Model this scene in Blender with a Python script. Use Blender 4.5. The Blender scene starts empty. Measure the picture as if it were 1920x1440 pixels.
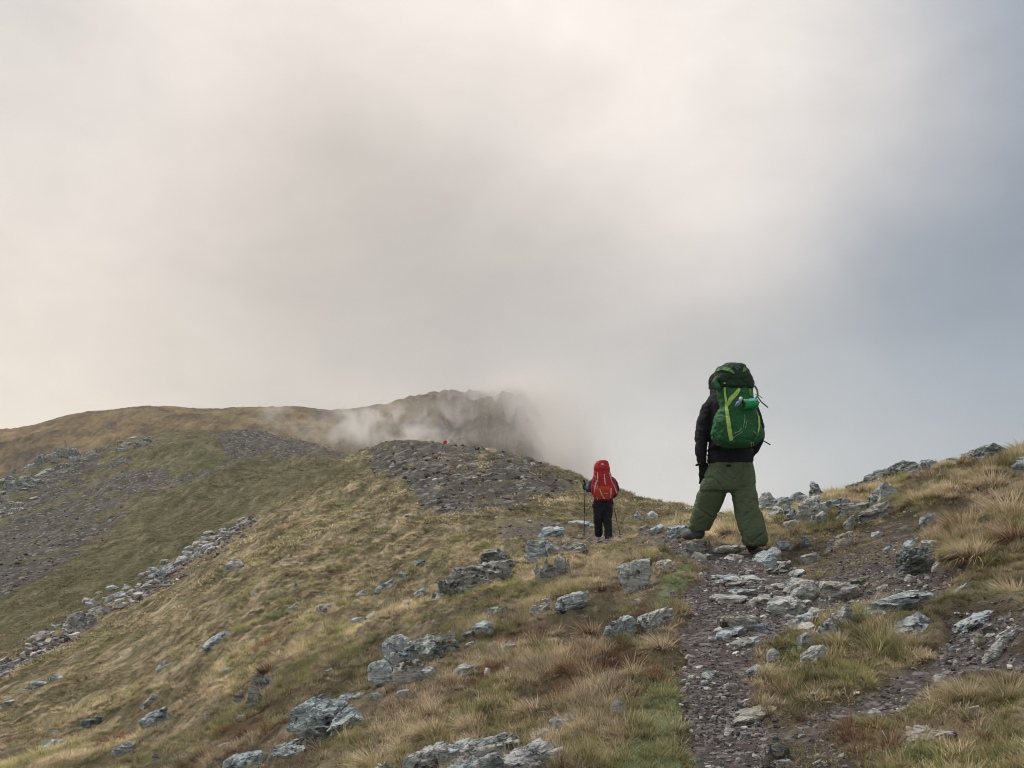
import bpy, bmesh, math, random
import numpy as np
from mathutils import Vector, Matrix
from mathutils.bvhtree import BVHTree

# ------------------------------------------------------------------ camera, sky, sun, exposure
sc = bpy.context.scene
col = sc.collection
cam_d = bpy.data.cameras.new("camera"); cam = bpy.data.objects.new("camera", cam_d); col.objects.link(cam)
cam.location = (0, 0, 0); cam.rotation_euler = (math.pi / 2, 0, 0)
cam_d.sensor_width = 36.0; cam_d.lens = 36.0 * 1867 / 1920
cam_d.shift_y = (1000 - 720) / 1920.0
cam_d.clip_start = 0.1; cam_d.clip_end = 5000
sc.camera = cam
sc.view_settings.view_transform = 'Standard'; sc.view_settings.look = 'None'
sc.view_settings.gamma = 1.0; sc.view_settings.use_curve_mapping = False
sc.view_settings.exposure = 0.88
sc.render.engine = 'CYCLES'
sc.cycles.use_denoising = True
sc.cycles.volume_bounces = 8; sc.cycles.max_bounces = 9; sc.cycles.diffuse_bounces = 3
sc.cycles.volume_max_steps = 128
sc.cycles.use_adaptive_sampling = True; sc.cycles.adaptive_threshold = 0.01; sc.cycles.filter_width = 1.0
sc.cycles.sample_clamp_indirect = 6

def lin(c):
    return tuple(((v / 255) / 12.92 if v / 255 <= 0.04045 else ((v / 255 + 0.055) / 1.055) ** 2.4) for v in c)

class NB:
    """tiny node-tree writer"""
    def __init__(s, tree): s.t = tree; s.n = tree.nodes; s.l = tree.links
    def put(s, sock, v):
        if v is None: return
        if isinstance(v, bpy.types.NodeSocket): s.l.new(v, sock)
        elif isinstance(v, (tuple, list)) and hasattr(sock.default_value, '__len__'):
            k = len(sock.default_value); v = tuple(v) + (1.0,) * (k - len(v)); sock.default_value = v[:k]
        else: sock.default_value = v
    def math(s, op, a, b=None, c=None, clamp=False):
        m = s.n.new('ShaderNodeMath'); m.operation = op; m.use_clamp = clamp
        s.put(m.inputs[0], a); s.put(m.inputs[1], b); s.put(m.inputs[2], c); return m.outputs[0]
    def vec(s, op, a, b=None, scale=None):
        m = s.n.new('ShaderNodeVectorMath'); m.operation = op
        s.put(m.inputs[0], a); s.put(m.inputs[1], b)
        if scale is not None: s.put(m.inputs['Scale'], scale)
        return m.outputs['Value'] if op in ('DOT_PRODUCT', 'LENGTH', 'DISTANCE') else m.outputs[0]
    def noise(s, vec, scale, detail=4, rough=0.55, dist=0.0, out='Fac'):
        m = s.n.new('ShaderNodeTexNoise'); s.put(m.inputs['Vector'], vec); s.put(m.inputs['Scale'], scale)
        s.put(m.inputs['Detail'], detail); s.put(m.inputs['Roughness'], rough); s.put(m.inputs['Distortion'], dist)
        return m.outputs[out]
    def voro(s, vec, scale, feature='F1', out='Distance', rand=1.0):
        m = s.n.new('ShaderNodeTexVoronoi'); m.feature = feature; s.put(m.inputs['Vector'], vec)
        s.put(m.inputs['Scale'], scale); s.put(m.inputs['Randomness'], rand); return m.outputs[out]
    def ramp(s, fac, stops, interp='LINEAR'):
        m = s.n.new('ShaderNodeValToRGB'); r = m.color_ramp; r.interpolation = interp
        while len(r.elements) < len(stops): r.elements.new(0.5)
        for e, (p, c) in zip(r.elements, stops):
            e.position = p; c = c if isinstance(c, (tuple, list)) else (c, c, c); e.color = tuple(c)[:3] + (1,)
        s.put(m.inputs[0], fac); return m.outputs[0]
    def mix(s, fac, a, b, mode='MIX'):
        m = s.n.new('ShaderNodeMix'); m.data_type = 'RGBA'; m.blend_type = mode
        s.put(m.inputs[0], fac); s.put(m.inputs[6], a); s.put(m.inputs[7], b); return m.outputs[2]
    def sstep(s, v, a, b):
        m = s.n.new('ShaderNodeMapRange'); m.interpolation_type = 'SMOOTHSTEP'
        s.put(m.inputs[0], v); s.put(m.inputs[1], a); s.put(m.inputs[2], b); return m.outputs[0]
    def mapping(s, vec, scale=(1, 1, 1), loc=(0, 0, 0), rot=(0, 0, 0)):
        m = s.n.new('ShaderNodeMapping'); s.put(m.inputs[0], vec); s.put(m.inputs[1], loc); s.put(m.inputs[2], rot); s.put(m.inputs[3], scale)
        return m.outputs[0]
    def sep(s, v):
        m = s.n.new('ShaderNodeSeparateXYZ'); s.put(m.inputs[0], v); return m.outputs
    def bump(s, h, strength=0.5, dist=0.05, normal=None):
        m = s.n.new('ShaderNodeBump'); s.put(m.inputs['Strength'], strength); s.put(m.inputs['Distance'], dist)
        s.put(m.inputs['Height'], h); s.put(m.inputs['Normal'], normal); return m.outputs[0]

# sky: a deck of soft cloud seen between Nishita blue; colours by direction
SUN_DIR = Vector((-0.42, 0.30, 0.86)).normalized()
w = bpy.data.worlds.new("World"); sc.world = w; w.use_nodes = True
nb = NB(w.node_tree); nb.n.clear()
tc = nb.n.new('ShaderNodeTexCoord'); D0 = nb.vec('NORMALIZE', tc.outputs['Generated'])
wob = nb.noise(D0, 4.0, 7, 0.55, out='Color')
D1 = nb.vec('ADD', D0, nb.vec('SCALE', nb.vec('SUBTRACT', wob, (0.5, 0.5, 0.5)), scale=0.13))
D1 = nb.vec('NORMALIZE', D1)
SKY = [((0, 0), (206, 199, 193)), ((380, 130), (240, 230, 220)), ((800, 60), (236, 227, 218)), ((1180, 170), (246, 235, 225)), ((1250, 60), (238, 229, 221)),
       ((1460, 60), (226, 219, 212)), ((1560, 170), (224, 217, 211)), ((1680, 230), (190, 189, 190)), ((1880, 60), (140, 150, 163)), ((1860, 400), (112, 124, 139)),
       ((2300, 300), (112, 122, 136)), ((1880, 660), (126, 137, 150)), ((2300, 800), (130, 142, 156)), ((1720, 520), (143, 150, 157)), ((1400, 330), (227, 218, 211)), ((1230, 330), (236, 226, 217)), ((1000, 330), (208, 199, 191)),
       ((760, 420), (180, 171, 162)), ((1000, 460), (182, 174, 166)), ((600, 330), (192, 183, 173)), ((420, 420), (194, 184, 174)), ((60, 330), (230, 220, 209)), ((30, 150), (206, 199, 193)), ((60, 500), (206, 197, 187)), ((60, 640), (233, 221, 206)),
       ((-500, 500), (225, 214, 203)), ((300, 600), (204, 195, 184)), ((620, 660), (196, 188, 179)), ((950, 620), (174, 168, 161)), ((1250, 540), (166, 162, 159)),
       ((1500, 620), (160, 163, 165)), ((1150, 780), (190, 187, 184)), ((1240, 930), (208, 207, 205)), ((1560, 840), (177, 182, 186)), ((1860, 800), (158, 166, 176)),
       ((0, 790), (226, 214, 200)), ((600, -500), (215, 208, 201)), ((1500, -700), (205, 204, 205))]
num = None; den = None
for (px, py), c in SKY:
    d = Vector(((px - 960) / 1867, 1, (1000 - py) / 1867)).normalized()
    dt = nb.vec('DOT_PRODUCT', D1, tuple(d))
    e = nb.math('ADD', nb.math('EXPONENT', nb.math('MULTIPLY', nb.math('SUBTRACT', dt, 1.0), 190.0)), 0.0000001)
    cc = nb.vec('SCALE', lin(c), scale=e)
    num = cc if num is None else nb.vec('ADD', num, cc)
    den = e if den is None else nb.math('ADD', den, e)
cloud = nb.vec('DIVIDE', num, nb.vec('SCALE', (1, 1, 1), scale=den))
big = nb.noise(nb.mapping(D1, scale=(1.0, 1.0, 2.0)), 4.0, 8, 0.58, 0.5)
fine = nb.noise(nb.mapping(D0, scale=(1.0, 1.0, 1.6), loc=(4, 2, 1)), 11.0, 8, 0.6, 0.4)
lum = nb.math('ADD', nb.math('MULTIPLY', nb.math('SUBTRACT', big, 0.5), 0.30), nb.math('MULTIPLY', nb.math('SUBTRACT', fine, 0.5), 0.16))
cloud = nb.vec('SCALE', cloud, scale=nb.math('ADD', lum, 1.0))
sky = nb.n.new('ShaderNodeTexSky'); sky.sky_type = 'NISHITA'; sky.sun_disc = False
sky.sun_elevation = math.asin(SUN_DIR.z); sky.sun_rotation = math.atan2(SUN_DIR.x, SUN_DIR.y)
bg1 = nb.n.new('ShaderNodeBackground'); bg1.inputs[1].default_value = 0.08; nb.l.new(sky.outputs[0], bg1.inputs[0])
bg2 = nb.n.new('ShaderNodeBackground'); bg2.inputs[1].default_value = 0.655; nb.l.new(cloud, bg2.inputs[0])
mx = nb.n.new('ShaderNodeMixShader'); mx.inputs[0].default_value = 0.94
nb.l.new(bg1.outputs[0], mx.inputs[1]); nb.l.new(bg2.outputs[0], mx.inputs[2])
wo = nb.n.new('ShaderNodeOutputWorld'); nb.l.new(mx.outputs[0], wo.inputs[0])

sd = bpy.data.lights.new("sun", 'SUN'); sd.energy = 1.5; sd.angle = math.radians(10); sd.color = (1.0, 0.93, 0.84)
sun = bpy.data.objects.new("sun", sd); col.objects.link(sun)
sun.rotation_euler = (-SUN_DIR).to_track_quat('-Z', 'Y').to_euler(); sun.location = (0, 0, 120)

# ------------------------------------------------------------------ object helpers
def tag(o, label=None, cat=None, group=None, kind=None):
    if label: o['label'] = label
    if cat: o['category'] = cat
    if group: o['group'] = group
    if kind: o['kind'] = kind
    return o
def mesh_np(name, V, faces, mat=None, smooth=False):
    """V (n,3); faces: array (m,3)/(m,4) or list of such arrays"""
    if not isinstance(faces, list): faces = [faces]
    me = bpy.data.meshes.new(name); me.vertices.add(len(V)); me.vertices.foreach_set('co', np.asarray(V, np.float32).ravel())
    lv = np.concatenate([f.ravel() for f in faces]).astype(np.int32)
    cnt = np.concatenate([np.full(len(f), f.shape[1], np.int32) for f in faces])
    me.loops.add(len(lv)); me.loops.foreach_set('vertex_index', lv)
    me.polygons.add(len(cnt)); me.polygons.foreach_set('loop_start', np.concatenate([[0], np.cumsum(cnt)[:-1]]).astype(np.int32))
    me.polygons.foreach_set('loop_total', cnt)
    me.polygons.foreach_set('use_smooth', np.full(len(cnt), smooth, bool))
    me.update(calc_edges=True); me.validate()
    if mat: me.materials.append(mat)
    return me
def link(name, me, parent=None, loc=None):
    o = bpy.data.objects.new(name, me); col.objects.link(o)
    if parent is not None: o.parent = parent
    if loc is not None: o.location = loc
    return o
def empty(name, loc):
    o = bpy.data.objects.new(name, None); o.empty_display_size = 0.2; col.objects.link(o); o.location = loc; return o
def attr_color(me, name, arr):
    a = me.attributes.new(name, 'FLOAT_COLOR', 'POINT'); a.data.foreach_set('color', np.asarray(arr, np.float32).ravel())
# ------------------------------------------------------------------ terrain maths
F = 1867.0            # focal length in reference units (1920 wide)
CX, CY = 960.0, 1000.0

def _h(ix, iy, iz, seed):
    n = (ix.astype(np.int64) * 374761393 + iy.astype(np.int64) * 668265263 + iz.astype(np.int64) * 2147483647 + seed * 974634777) & 0xffffffff
    n = ((n ^ (n >> 13)) * 1274126177) & 0xffffffff
    n = ((n ^ (n >> 16)) * 2246822519) & 0xffffffff
    return ((n ^ (n >> 15)) & 0xffffff) / float(0xffffff)

def vnoise(x, y, z=None, seed=0):
    """value noise in 0..1 (2-D when z is None)"""
    x = np.asarray(x, float); y = np.asarray(y, float)
    fx = np.floor(x); fy = np.floor(y)
    tx = x - fx; ty = y - fy
    tx = tx * tx * tx * (tx * (tx * 6 - 15) + 10); ty = ty * ty * ty * (ty * (ty * 6 - 15) + 10)
    ix = fx.astype(np.int64); iy = fy.astype(np.int64)
    if z is None:
        iz = np.zeros_like(ix)
        a = _h(ix, iy, iz, seed); b = _h(ix + 1, iy, iz, seed)
        c = _h(ix, iy + 1, iz, seed); d = _h(ix + 1, iy + 1, iz, seed)
        return (a + (b - a) * tx) * (1 - ty) + (c + (d - c) * tx) * ty
    z = np.asarray(z, float); fz = np.floor(z); tz = z - fz
    tz = tz * tz * tz * (tz * (tz * 6 - 15) + 10); iz = fz.astype(np.int64)
    r = []
    for k in (0, 1):
        a = _h(ix, iy, iz + k, seed); b = _h(ix + 1, iy, iz + k, seed)
        c = _h(ix, iy + 1, iz + k, seed); d = _h(ix + 1, iy + 1, iz + k, seed)
        r.append((a + (b - a) * tx) * (1 - ty) + (c + (d - c) * tx) * ty)
    return r[0] * (1 - tz) + r[1] * tz

def fbm(x, y, z=None, oct=4, seed=0, gain=0.5):
    s = 0.0; a = 1.0; t = 0.0; f = 1.0
    for k in range(oct):
        s = s + a * vnoise(x * f + 17.3 * k, y * f - 9.1 * k, None if z is None else z * f + 3.7 * k, seed + k)
        t += a; a *= gain; f *= 2.03
    return s / t * 2 - 1          # about -1..1

def mfbm(X, Y, ax, ay, q, oct=3, seed=0):
    """fbm whose grain grows with q in octave steps, so it never lines up with the view"""
    k = np.log2(q); k0 = np.floor(k); f = k - k0; a = 2.0 ** k0
    n0 = fbm(X / (ax * a), Y / (ay * a), oct=oct, seed=seed); n1_ = fbm(X / (ax * a * 2), Y / (ay * a * 2), oct=oct, seed=seed)
    return (n0 * (1 - f) + n1_ * f) / np.sqrt((1 - f) ** 2 + f ** 2)

# ground seen at reference pixel (x, y) at depth D: the control points of the hill
PTS = [
 # below the frame, close to the camera
 (-600,2500,2.5),(0,2500,2.0),(600,2600,1.8),(1300,2640,1.6),(1920,2600,1.55),(2600,2400,1.6),
 (-600,1620,9),(0,1620,6.2),(500,1640,4.2),(900,1660,3.2),(1300,1660,2.9),(1700,1650,2.75),(2100,1600,2.7),(2600,1500,2.8),
 # bottom row
 (0,1440,12),(300,1440,8.2),(600,1440,5.8),(900,1440,4.7),(1300,1440,4.1),(1600,1440,3.9),(1920,1440,3.6),
 # foreground
 (0,1350,20),(150,1350,15.5),(300,1340,12.5),(450,1325,9.6),(600,1320,7.6),(800,1300,6.3),(1000,1300,5.7),(1180,1300,5.2),(1300,1300,5.1),(1600,1300,4.8),(1900,1300,4.5),
 (600,1200,11.5),(800,1200,8.8),(1000,1200,7.4),(1150,1200,6.6),(1300,1200,6.2),(1450,1200,6.0),(1700,1200,5.6),(1900,1200,5.2),
 (1000,1120,9.3),(1150,1100,8.8),(1300,1100,7.8),(1450,1120,7.2),(1600,1100,7.2),(1750,1100,6.7),(1900,1080,6.4),
 # where the green hiker walks
 (1345,1036,9.7),(1420,1030,9.7),(1290,1022,10.6),(1500,1040,9.2),(1600,1020,8.9),(1240,1040,10.6),
 # right bank
 (1740,1000,8.0),(1890,980,7.6),(1600,970,10.2),(1500,990,10.6),(1440,975,12),(1740,938,9.5),(1880,912,9.0),
 (1440,962,13.5),(1530,942,12.6),(1640,917,11.8),(1760,893,11.0),(1850,882,10.6),(1920,868,10.2),(2100,835,10),(2400,800,9.8),
 (1440,985,18),(1640,960,17),(1850,945,16),(2100,930,16),(2400,910,16),
 # mounds left of the hiker
 (1350,966,15),(1270,978,15.5),(1200,990,17),(1140,1020,18.6),(1130,1013,23),(1180,1004,21),(1060,1010,21),(1060,1040,15),(1160,1050,12.5),(1240,985,18),
 (1340,985,22),(1290,972,26),
 # left of centre, mid distance
 (600,1120,18),(800,1120,12.5),(880,1070,15.5),(980,1040,16),(800,1060,20),(900,1010,22),(945,997,25),(1000,990,25),(600,1050,28),(700,1000,33),
 (800,965,38),(1000,960,33),(1130,970,32),(1230,962,36),
 (760,925,48),(700,885,60),(900,920,44),(1000,915,43),(1100,930,42),
 (1290,952,42),(1230,944,46),(1130,917,50),(1070,893,53),(1000,868,57),(930,848,62),(870,841,66),(760,831,75),(700,838,80),(655,857,88),
 # behind that crest
 (1290,985,75),(1130,960,90),(1000,925,95),(870,905,105),(760,880,115),(690,880,118),
 (1290,1040,150),(1000,1000,170),(1600,1040,60),(1920,1050,60),(1600,1150,170),(2100,1150,170),
 # left slope
 (600,940,52),(640,890,72),(450,1200,14.5),(450,1100,26),(450,1020,46),(500,960,66),
 (300,1250,19),(300,1170,30),(150,1250,27),(150,1190,38),
 # rock rib
 (0,1253,36),(150,1163,46),(300,1085,57),(400,1020,68),(480,972,80),
 # beyond the rib
 (0,1150,58),(0,1060,82),(0,990,115),(150,1090,64),(200,1000,95),(300,1000,84),(350,930,112),(200,930,128),
 (560,900,100),(600,878,122),(520,876,135),(640,867,140),(440,880,130),
 (0,905,165),(60,888,178),(140,862,185),(210,838,190),(290,825,192),(350,818,190),(430,815,188),(500,817,186),(570,828,184),(640,856,182),
 (-200,950,160),(-600,1100,130),(-200,1150,70),(-200,1350,27),(-600,1400,32),
 # behind the second crest
 (0,1000,250),(200,930,250),(350,900,250),(500,900,250),(640,930,250),(800,950,250),(-600,1150,250),(1000,1080,250),
]
_P = np.array(PTS, float)
_pu = (_P[:, 0] - CX) / F; _pl = np.log(_P[:, 2])
_ps = (CY - _P[:, 1]) / F + 1.5 / _P[:, 2]
US = 3.2
def _U(r2):
    return np.where(r2 > 1e-12, r2 * np.log(r2 + 1e-12), 0.0)
_n = len(_P)
_A = np.zeros((_n + 3, _n + 3))
_d2 = ((_pu[:, None] - _pu[None]) * US) ** 2 + (_pl[:, None] - _pl[None]) ** 2
_A[:_n, :_n] = _U(_d2) + np.eye(_n) * 0.0006
_A[:_n, _n] = 1; _A[:_n, _n + 1] = _pu * US; _A[:_n, _n + 2] = _pl
_A[_n:, :_n] = _A[:_n, _n:].T
_W = np.linalg.solve(_A, np.concatenate([_ps, [0, 0, 0]]))
def slope_s(u, l):
    out = np.empty(u.shape); uf = u.ravel() * US; lf = l.ravel(); o = np.empty(uf.shape)
    for a in range(0, len(uf), 20000):
        b = slice(a, a + 20000)
        d2 = (uf[b, None] - _pu[None] * US) ** 2 + (lf[b, None] - _pl[None]) ** 2
        o[b] = _U(d2) @ _W[:_n] + _W[_n] + _W[_n + 1] * uf[b] + _W[_n + 2] * lf[b]
    return o.reshape(u.shape)
# coarse table of the smooth hill, read back by bilinear interpolation
TU = np.linspace(-1.15, 1.15, 185); TL = np.linspace(math.log(1.2), math.log(262.0), 215)
TS = slope_s(*np.meshgrid(TU, TL))
def base_z(X, Y):
    u = np.clip(X / Y, TU[0], TU[-1] - 1e-6); l = np.clip(np.log(Y), TL[0], TL[-1] - 1e-6)
    a = (u - TU[0]) / (TU[1] - TU[0]); b = (l - TL[0]) / (TL[1] - TL[0])
    i = np.floor(a).astype(int); j = np.floor(b).astype(int); a = a - i; b = b - j
    s = (TS[j, i] * (1 - a) + TS[j, i + 1] * a) * (1 - b) + (TS[j + 1, i] * (1 - a) + TS[j + 1, i + 1] * a) * b
    return s * Y - 1.5
# ------------------------------------------------------------------ zones of the ground (fixed to the ground through its own position)
def to_px(X, Y, Z): return CX + F * X / Y, CY - F * Z / Y
def poly_mask(px, py, poly, feather):
    P = np.array(poly, float); n = len(P); ins = np.zeros(px.shape, bool); d = np.full(px.shape, 1e9)
    for i in range(n):
        x0, y0 = P[i]; x1, y1 = P[(i + 1) % n]
        c = ((y0 > py) != (y1 > py)) & (px < (x1 - x0) * (py - y0) / ((y1 - y0) or 1e-9) + x0); ins ^= c
        ex, ey = x1 - x0, y1 - y0; t = np.clip(((px - x0) * ex + (py - y0) * ey) / (ex * ex + ey * ey + 1e-9), 0, 1)
        d = np.minimum(d, np.hypot(px - x0 - t * ex, py - y0 - t * ey))
    s = np.where(ins, d, -d) / feather
    t = np.clip(s * 0.5 + 0.5, 0, 1); return t * t * (3 - 2 * t)
# (channel, weight, feather, Dmin, Dmax, polygon); channels 0 gravel 1 green 2 dark scree 3 rust
ZONES = [
 (0, 1.0, 9, 0, 11.3, [(1225,2900),(1560,2900),(1450,1440),(1425,1340),(1398,1260),(1420,1205),(1470,1180),(1560,1150),(1640,1130),(1760,1115),(1800,1080),(1700,1055),(1640,1062),(1540,1075),(1470,1055),(1440,1032),(1400,1020),(1290,1008),(1285,1035),(1318,1050),(1300,1090),(1282,1130),(1276,1200),(1281,1300),(1287,1440)]),
 (0, 0.75, 16, 0, 9, [(1760,1168),(1920,1172),(2400,1180),(2400,1300),(1920,1255),(1840,1265),(1700,1335),(1500,1352),(1480,1315),(1620,1285),(1750,1245)]),
 (0, 0.5, 18, 0, 9, [(1420,1340),(1560,1335),(1600,1420),(1640,1900),(1430,1900)]),
 (0, 0.45, 14, 5, 12, [(1460,1010),(1600,985),(1700,955),(1745,1010),(1690,1085),(1560,1085),(1450,1050)]),
 (0, 1.0, 6, 9.5, 32, [(1310,1012),(1230,988),(1170,985),(1090,995),(1040,1012),(1040,1030),(1110,1024),(1180,1020),(1240,1034),(1310,1042)]),
 (0, 0.55, 10, 18, 48, [(945,1018),(1040,1022),(1065,995),(1040,965),(1000,950),(930,955),(935,990)]),
 (2, 0.95, 16, 28, 95, [(690,868),(705,826),(800,818),(900,838),(1010,868),(1075,905),(1050,935),(980,955),(930,968),(860,975),(800,962),(778,935),(768,905),(712,892)]),
 (2, 1.4, 22, 50, 400, [(-400,1150),(0,1000),(120,945),(220,905),(300,880),(330,895),(248,950),(190,1010),(120,1055),(0,1118),(-400,1290)]),
 (2, 0.8, 18, 90, 400, [(-300,1010),(0,915),(130,862),(230,830),(320,828),(300,850),(190,905),(60,962),(-300,1090)]),
 (2, 0.6, 12, 70, 300, [(330,880),(430,850),(520,845),(430,880),(300,930),(200,985),(180,975),(250,925)]),
 (2, 1.2, 12, 110, 400, [(400,830),(432,805),(500,795),(575,815),(660,850),(645,868),(560,864),(470,862),(425,848)]),
 (0, 0.85, 9, 25, 100, [(-200,1310),(0,1235),(150,1160),(300,1075),(400,1012),(480,965),(485,985),(400,1040),(300,1105),(150,1195),(0,1275),(-200,1370)]),
 (2, 0.45, 5, 100, 300, [(480,878),(600,864),(660,862),(660,868),(600,873),(520,884)]),
 (1, 1.0, 16, 0, 9, [(1150,1900),(1290,1900),(1287,1440),(1282,1210),(1262,1190),(1215,1240),(1185,1330),(1185,1440)]),
 (1, 0.9, 10, 6, 12, [(1235,1150),(1275,1115),(1312,1052),(1290,1036),(1245,1062),(1225,1110)]),
 (1, 0.75, 18, 0, 9, [(1425,1250),(1490,1180),(1600,1165),(1700,1205),(1660,1290),(1500,1310)]),
 (1, 0.5, 25, 0, 9, [(1430,1345),(1800,1290),(1920,1300),(1920,1700),(1600,1700)]),
 (1, 0.6, 12, 7, 14, [(1680,890),(1740,905),(1700,950),(1650,945)]),
 (1, 0.5, 14, 6, 14, [(1640,1010),(1700,1000),(1660,1040),(1600,1060)]),
 (1, 0.75, 12, 7, 30, [(100,1450),(190,1400),(330,1390),(420,1310),(520,1260),(420,1350),(300,1450)]),
 (1, 0.6, 12, 7, 20, [(440,1250),(540,1200),(640,1190),(540,1240),(450,1290)]),
 (1, 0.55, 9, 16, 60, [(860,1000),(900,965),(1000,950),(1280,960),(1300,985),(1060,995),(1060,1005)]),
 (1, 0.75, 16, 25, 400, [(-400,1330),(0,1245),(150,1160),(300,1080),(400,1015),(480,965),(700,880),(640,860),(400,800),(-400,840)]),
 (1, 0.5, 9, 28, 110, [(700,890),(640,870),(760,825),(1000,860),(1300,945),(1280,965),(1050,925),(1000,880),(900,850),(780,835)]),
 (1, 0.5, 10, 10, 20, [(1120,1040),(1150,1012),(1200,1020),(1170,1050)]),
 (3, 0.45, 20, 0, 9, [(1040,1290),(1050,1210),(1130,1200),(1150,1260),(1100,1290)]),
 (3, 0.5, 20, 0, 9, [(690,1340),(720,1290),(860,1280),(840,1320),(760,1370)]),
 (3, 0.35, 20, 0, 12, [(900,1260),(980,1150),(1100,1130),(1090,1180),(1000,1240)]),
 (3, 0.4, 20, 5, 9, [(1740,960),(1860,880),(1920,900),(1920,1010),(1850,1000)]),
 (3, 0.6, 20, 5, 13, [(1560,945),(1640,910),(1760,885),(1740,910),(1650,935)]),
 (3, 0.5, 18, 6, 16, [(400,1390),(560,1370),(600,1400),(560,1440),(380,1430)]),
 (3, 0.5, 14, 8, 14, [(440,1290),(500,1250),(540,1270),(500,1330)]),
]
def zones(X, Y):
    Zb = base_z(X, Y); px, py = to_px(X, Y, Zb)
    sh = X.shape; X1, Y1 = X.ravel(), Y.ravel(); px = px.ravel().copy(); py = py.ravel().copy()
    near = np.clip(9.0 / Y1, 0.15, 1.6)
    px = px + mfbm(X1, Y1, 0.62, 0.62, np.maximum(Y1 / 9, 0.7), 4, 31) * 26 * near ** 0.5
    py = py + mfbm(X1, Y1, 0.53, 0.53, np.maximum(Y1 / 9, 0.7), 4, 47) * 16 * near ** 0.5
    M = np.zeros((len(X1), 4))
    for ch, wt, fe, d0, d1, poly in ZONES:
        P = np.array(poly); sel = (Y1 > d0) & (Y1 < d1) & (px > P[:, 0].min() - 30) & (px < P[:, 0].max() + 30) & (py > P[:, 1].min() - 30) & (py < P[:, 1].max() + 30)
        if sel.any(): M[sel, ch] = np.maximum(M[sel, ch], wt * poly_mask(px[sel], py[sel], poly, fe))
    q_ = np.clip(Y1 / 14, 0.6, 5); br = mfbm(X1, Y1, 1.6, 2.6, q_, 5, 91); br2 = mfbm(X1, Y1, 0.5, 0.9, q_, 3, 95)
    M[:, 2] *= np.clip(0.95 + 1.1 * br + 0.9 * br2, 0.10, 1.0)
    M[:, 1] *= np.where(Y1 < 12, np.clip(0.72 + 1.3 * br2 + 0.5 * br, 0.15, 1), 1)
    M[:, 0] *= np.where(Y1 > 13, np.clip(0.6 + 2.0 * br + 1.1 * br2, 0.05, 1), np.clip(1.15 + 1.1 * br2 + 0.5 * br, 0.35, 1))
    return M.reshape(sh + (4,))
def ground_z(X, Y, M=None):
    X = np.asarray(X, float); Y = np.asarray(Y, float)
    if M is None: M = zones(X, Y)
    g = M[..., 0]; sc_ = np.clip(Y / 14, 0.55, 7)
    z = base_z(X, Y)
    hard = np.clip(g + M[..., 2] * 0.7, 0, 1)
    z = z + mfbm(X, Y, 1.1, 1.5, sc_, 4, 3) * 0.075 * sc_ * (1 - 0.45 * hard)
    z = z + (1 - hard) * mfbm(X, Y, 0.16, 0.50, sc_, 3, 9) * 0.055 * sc_ ** 0.8
    z = z + (1 - hard) * (np.abs(mfbm(X, Y, 0.13, 0.5, sc_, 2, 18)) - 0.3) * 0.075 * sc_ ** 0.85 * np.clip((Y - 8) / 6, 0, 1)
    cr = 1 - np.abs(mfbm(X, Y, 0.34, 2.2, sc_, 4, 15))
    z = z + (1 - hard) * (cr - 0.8) * 0.105 * sc_ ** 0.8 * np.clip((Y - 5) / 8, 0.1, 1)
    z = z + hard * fbm(X / 0.09, Y / 0.12, oct=3, seed=21) * 0.016 * np.clip(sc_, 0.6, 3)
    z = z + np.clip((Y - 92) / 35, 0, 1) * ((1 - np.abs(fbm(X / 15, Y / 75 + X / 60, oct=4, seed=71))) - 0.72) * 3.2
    rg = 1 - np.abs(mfbm(X, Y, 0.5, 0.5, sc_, 3, 61))
    z = z + M[..., 2] * (rg - 0.7) * 0.06 * sc_
    z = z - 0.035 * np.where(Y < 12, g, 0)
    # steps and tussock mounds of the right bank
    u = X / Y; bank = np.clip((u - 0.36) / 0.08, 0, 1) * np.clip((14 - Y) / 3, 0, 1) * (1 - hard)
    z = z + bank * (vnoise(X / 0.45, Y / 0.5, seed=77) ** 2) * 0.16
    return z
def hit(px, py, dmin=2.0, dmax=240, sag=0.0):
    """first point where the sight line through a reference pixel meets the smooth hill"""
    u = (px - CX) / F; t = (CY - py) / F
    D = np.exp(np.linspace(math.log(dmin), math.log(dmax), 900))
    r = base_z(u * D, D) / D - t
    k = np.argmax(r > 0) if (r > 0).any() else int(np.argmax(r))
    D = D[k]; X = u * D
    return float(X), float(D), float(ground_z(np.array([X]), np.array([D]))[0])

# ------------------------------------------------------------------ ground sheet
NU, ND = 780, 900
uu = np.linspace(-1.0, 1.0, NU); uu = 0.62 * uu + 0.38 * uu ** 3
ll = np.linspace(0, 1, ND); l0, l1 = math.log(1.25), math.log(255)
ll = l0 + (l1 - l0) * ll
GU, GL = np.meshgrid(uu, ll); GY = np.exp(GL); GX = GU * GY
GM = zones(GX, GY); GZ = ground_z(GX, GY, GM)
V = np.stack([GX, GY, GZ], -1).reshape(-1, 3)
ii = np.arange(ND * NU).reshape(ND, NU)
Q = np.stack([ii[:-1, :-1], ii[:-1, 1:], ii[1:, 1:], ii[1:, :-1]], -1).reshape(-1, 4)

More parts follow.
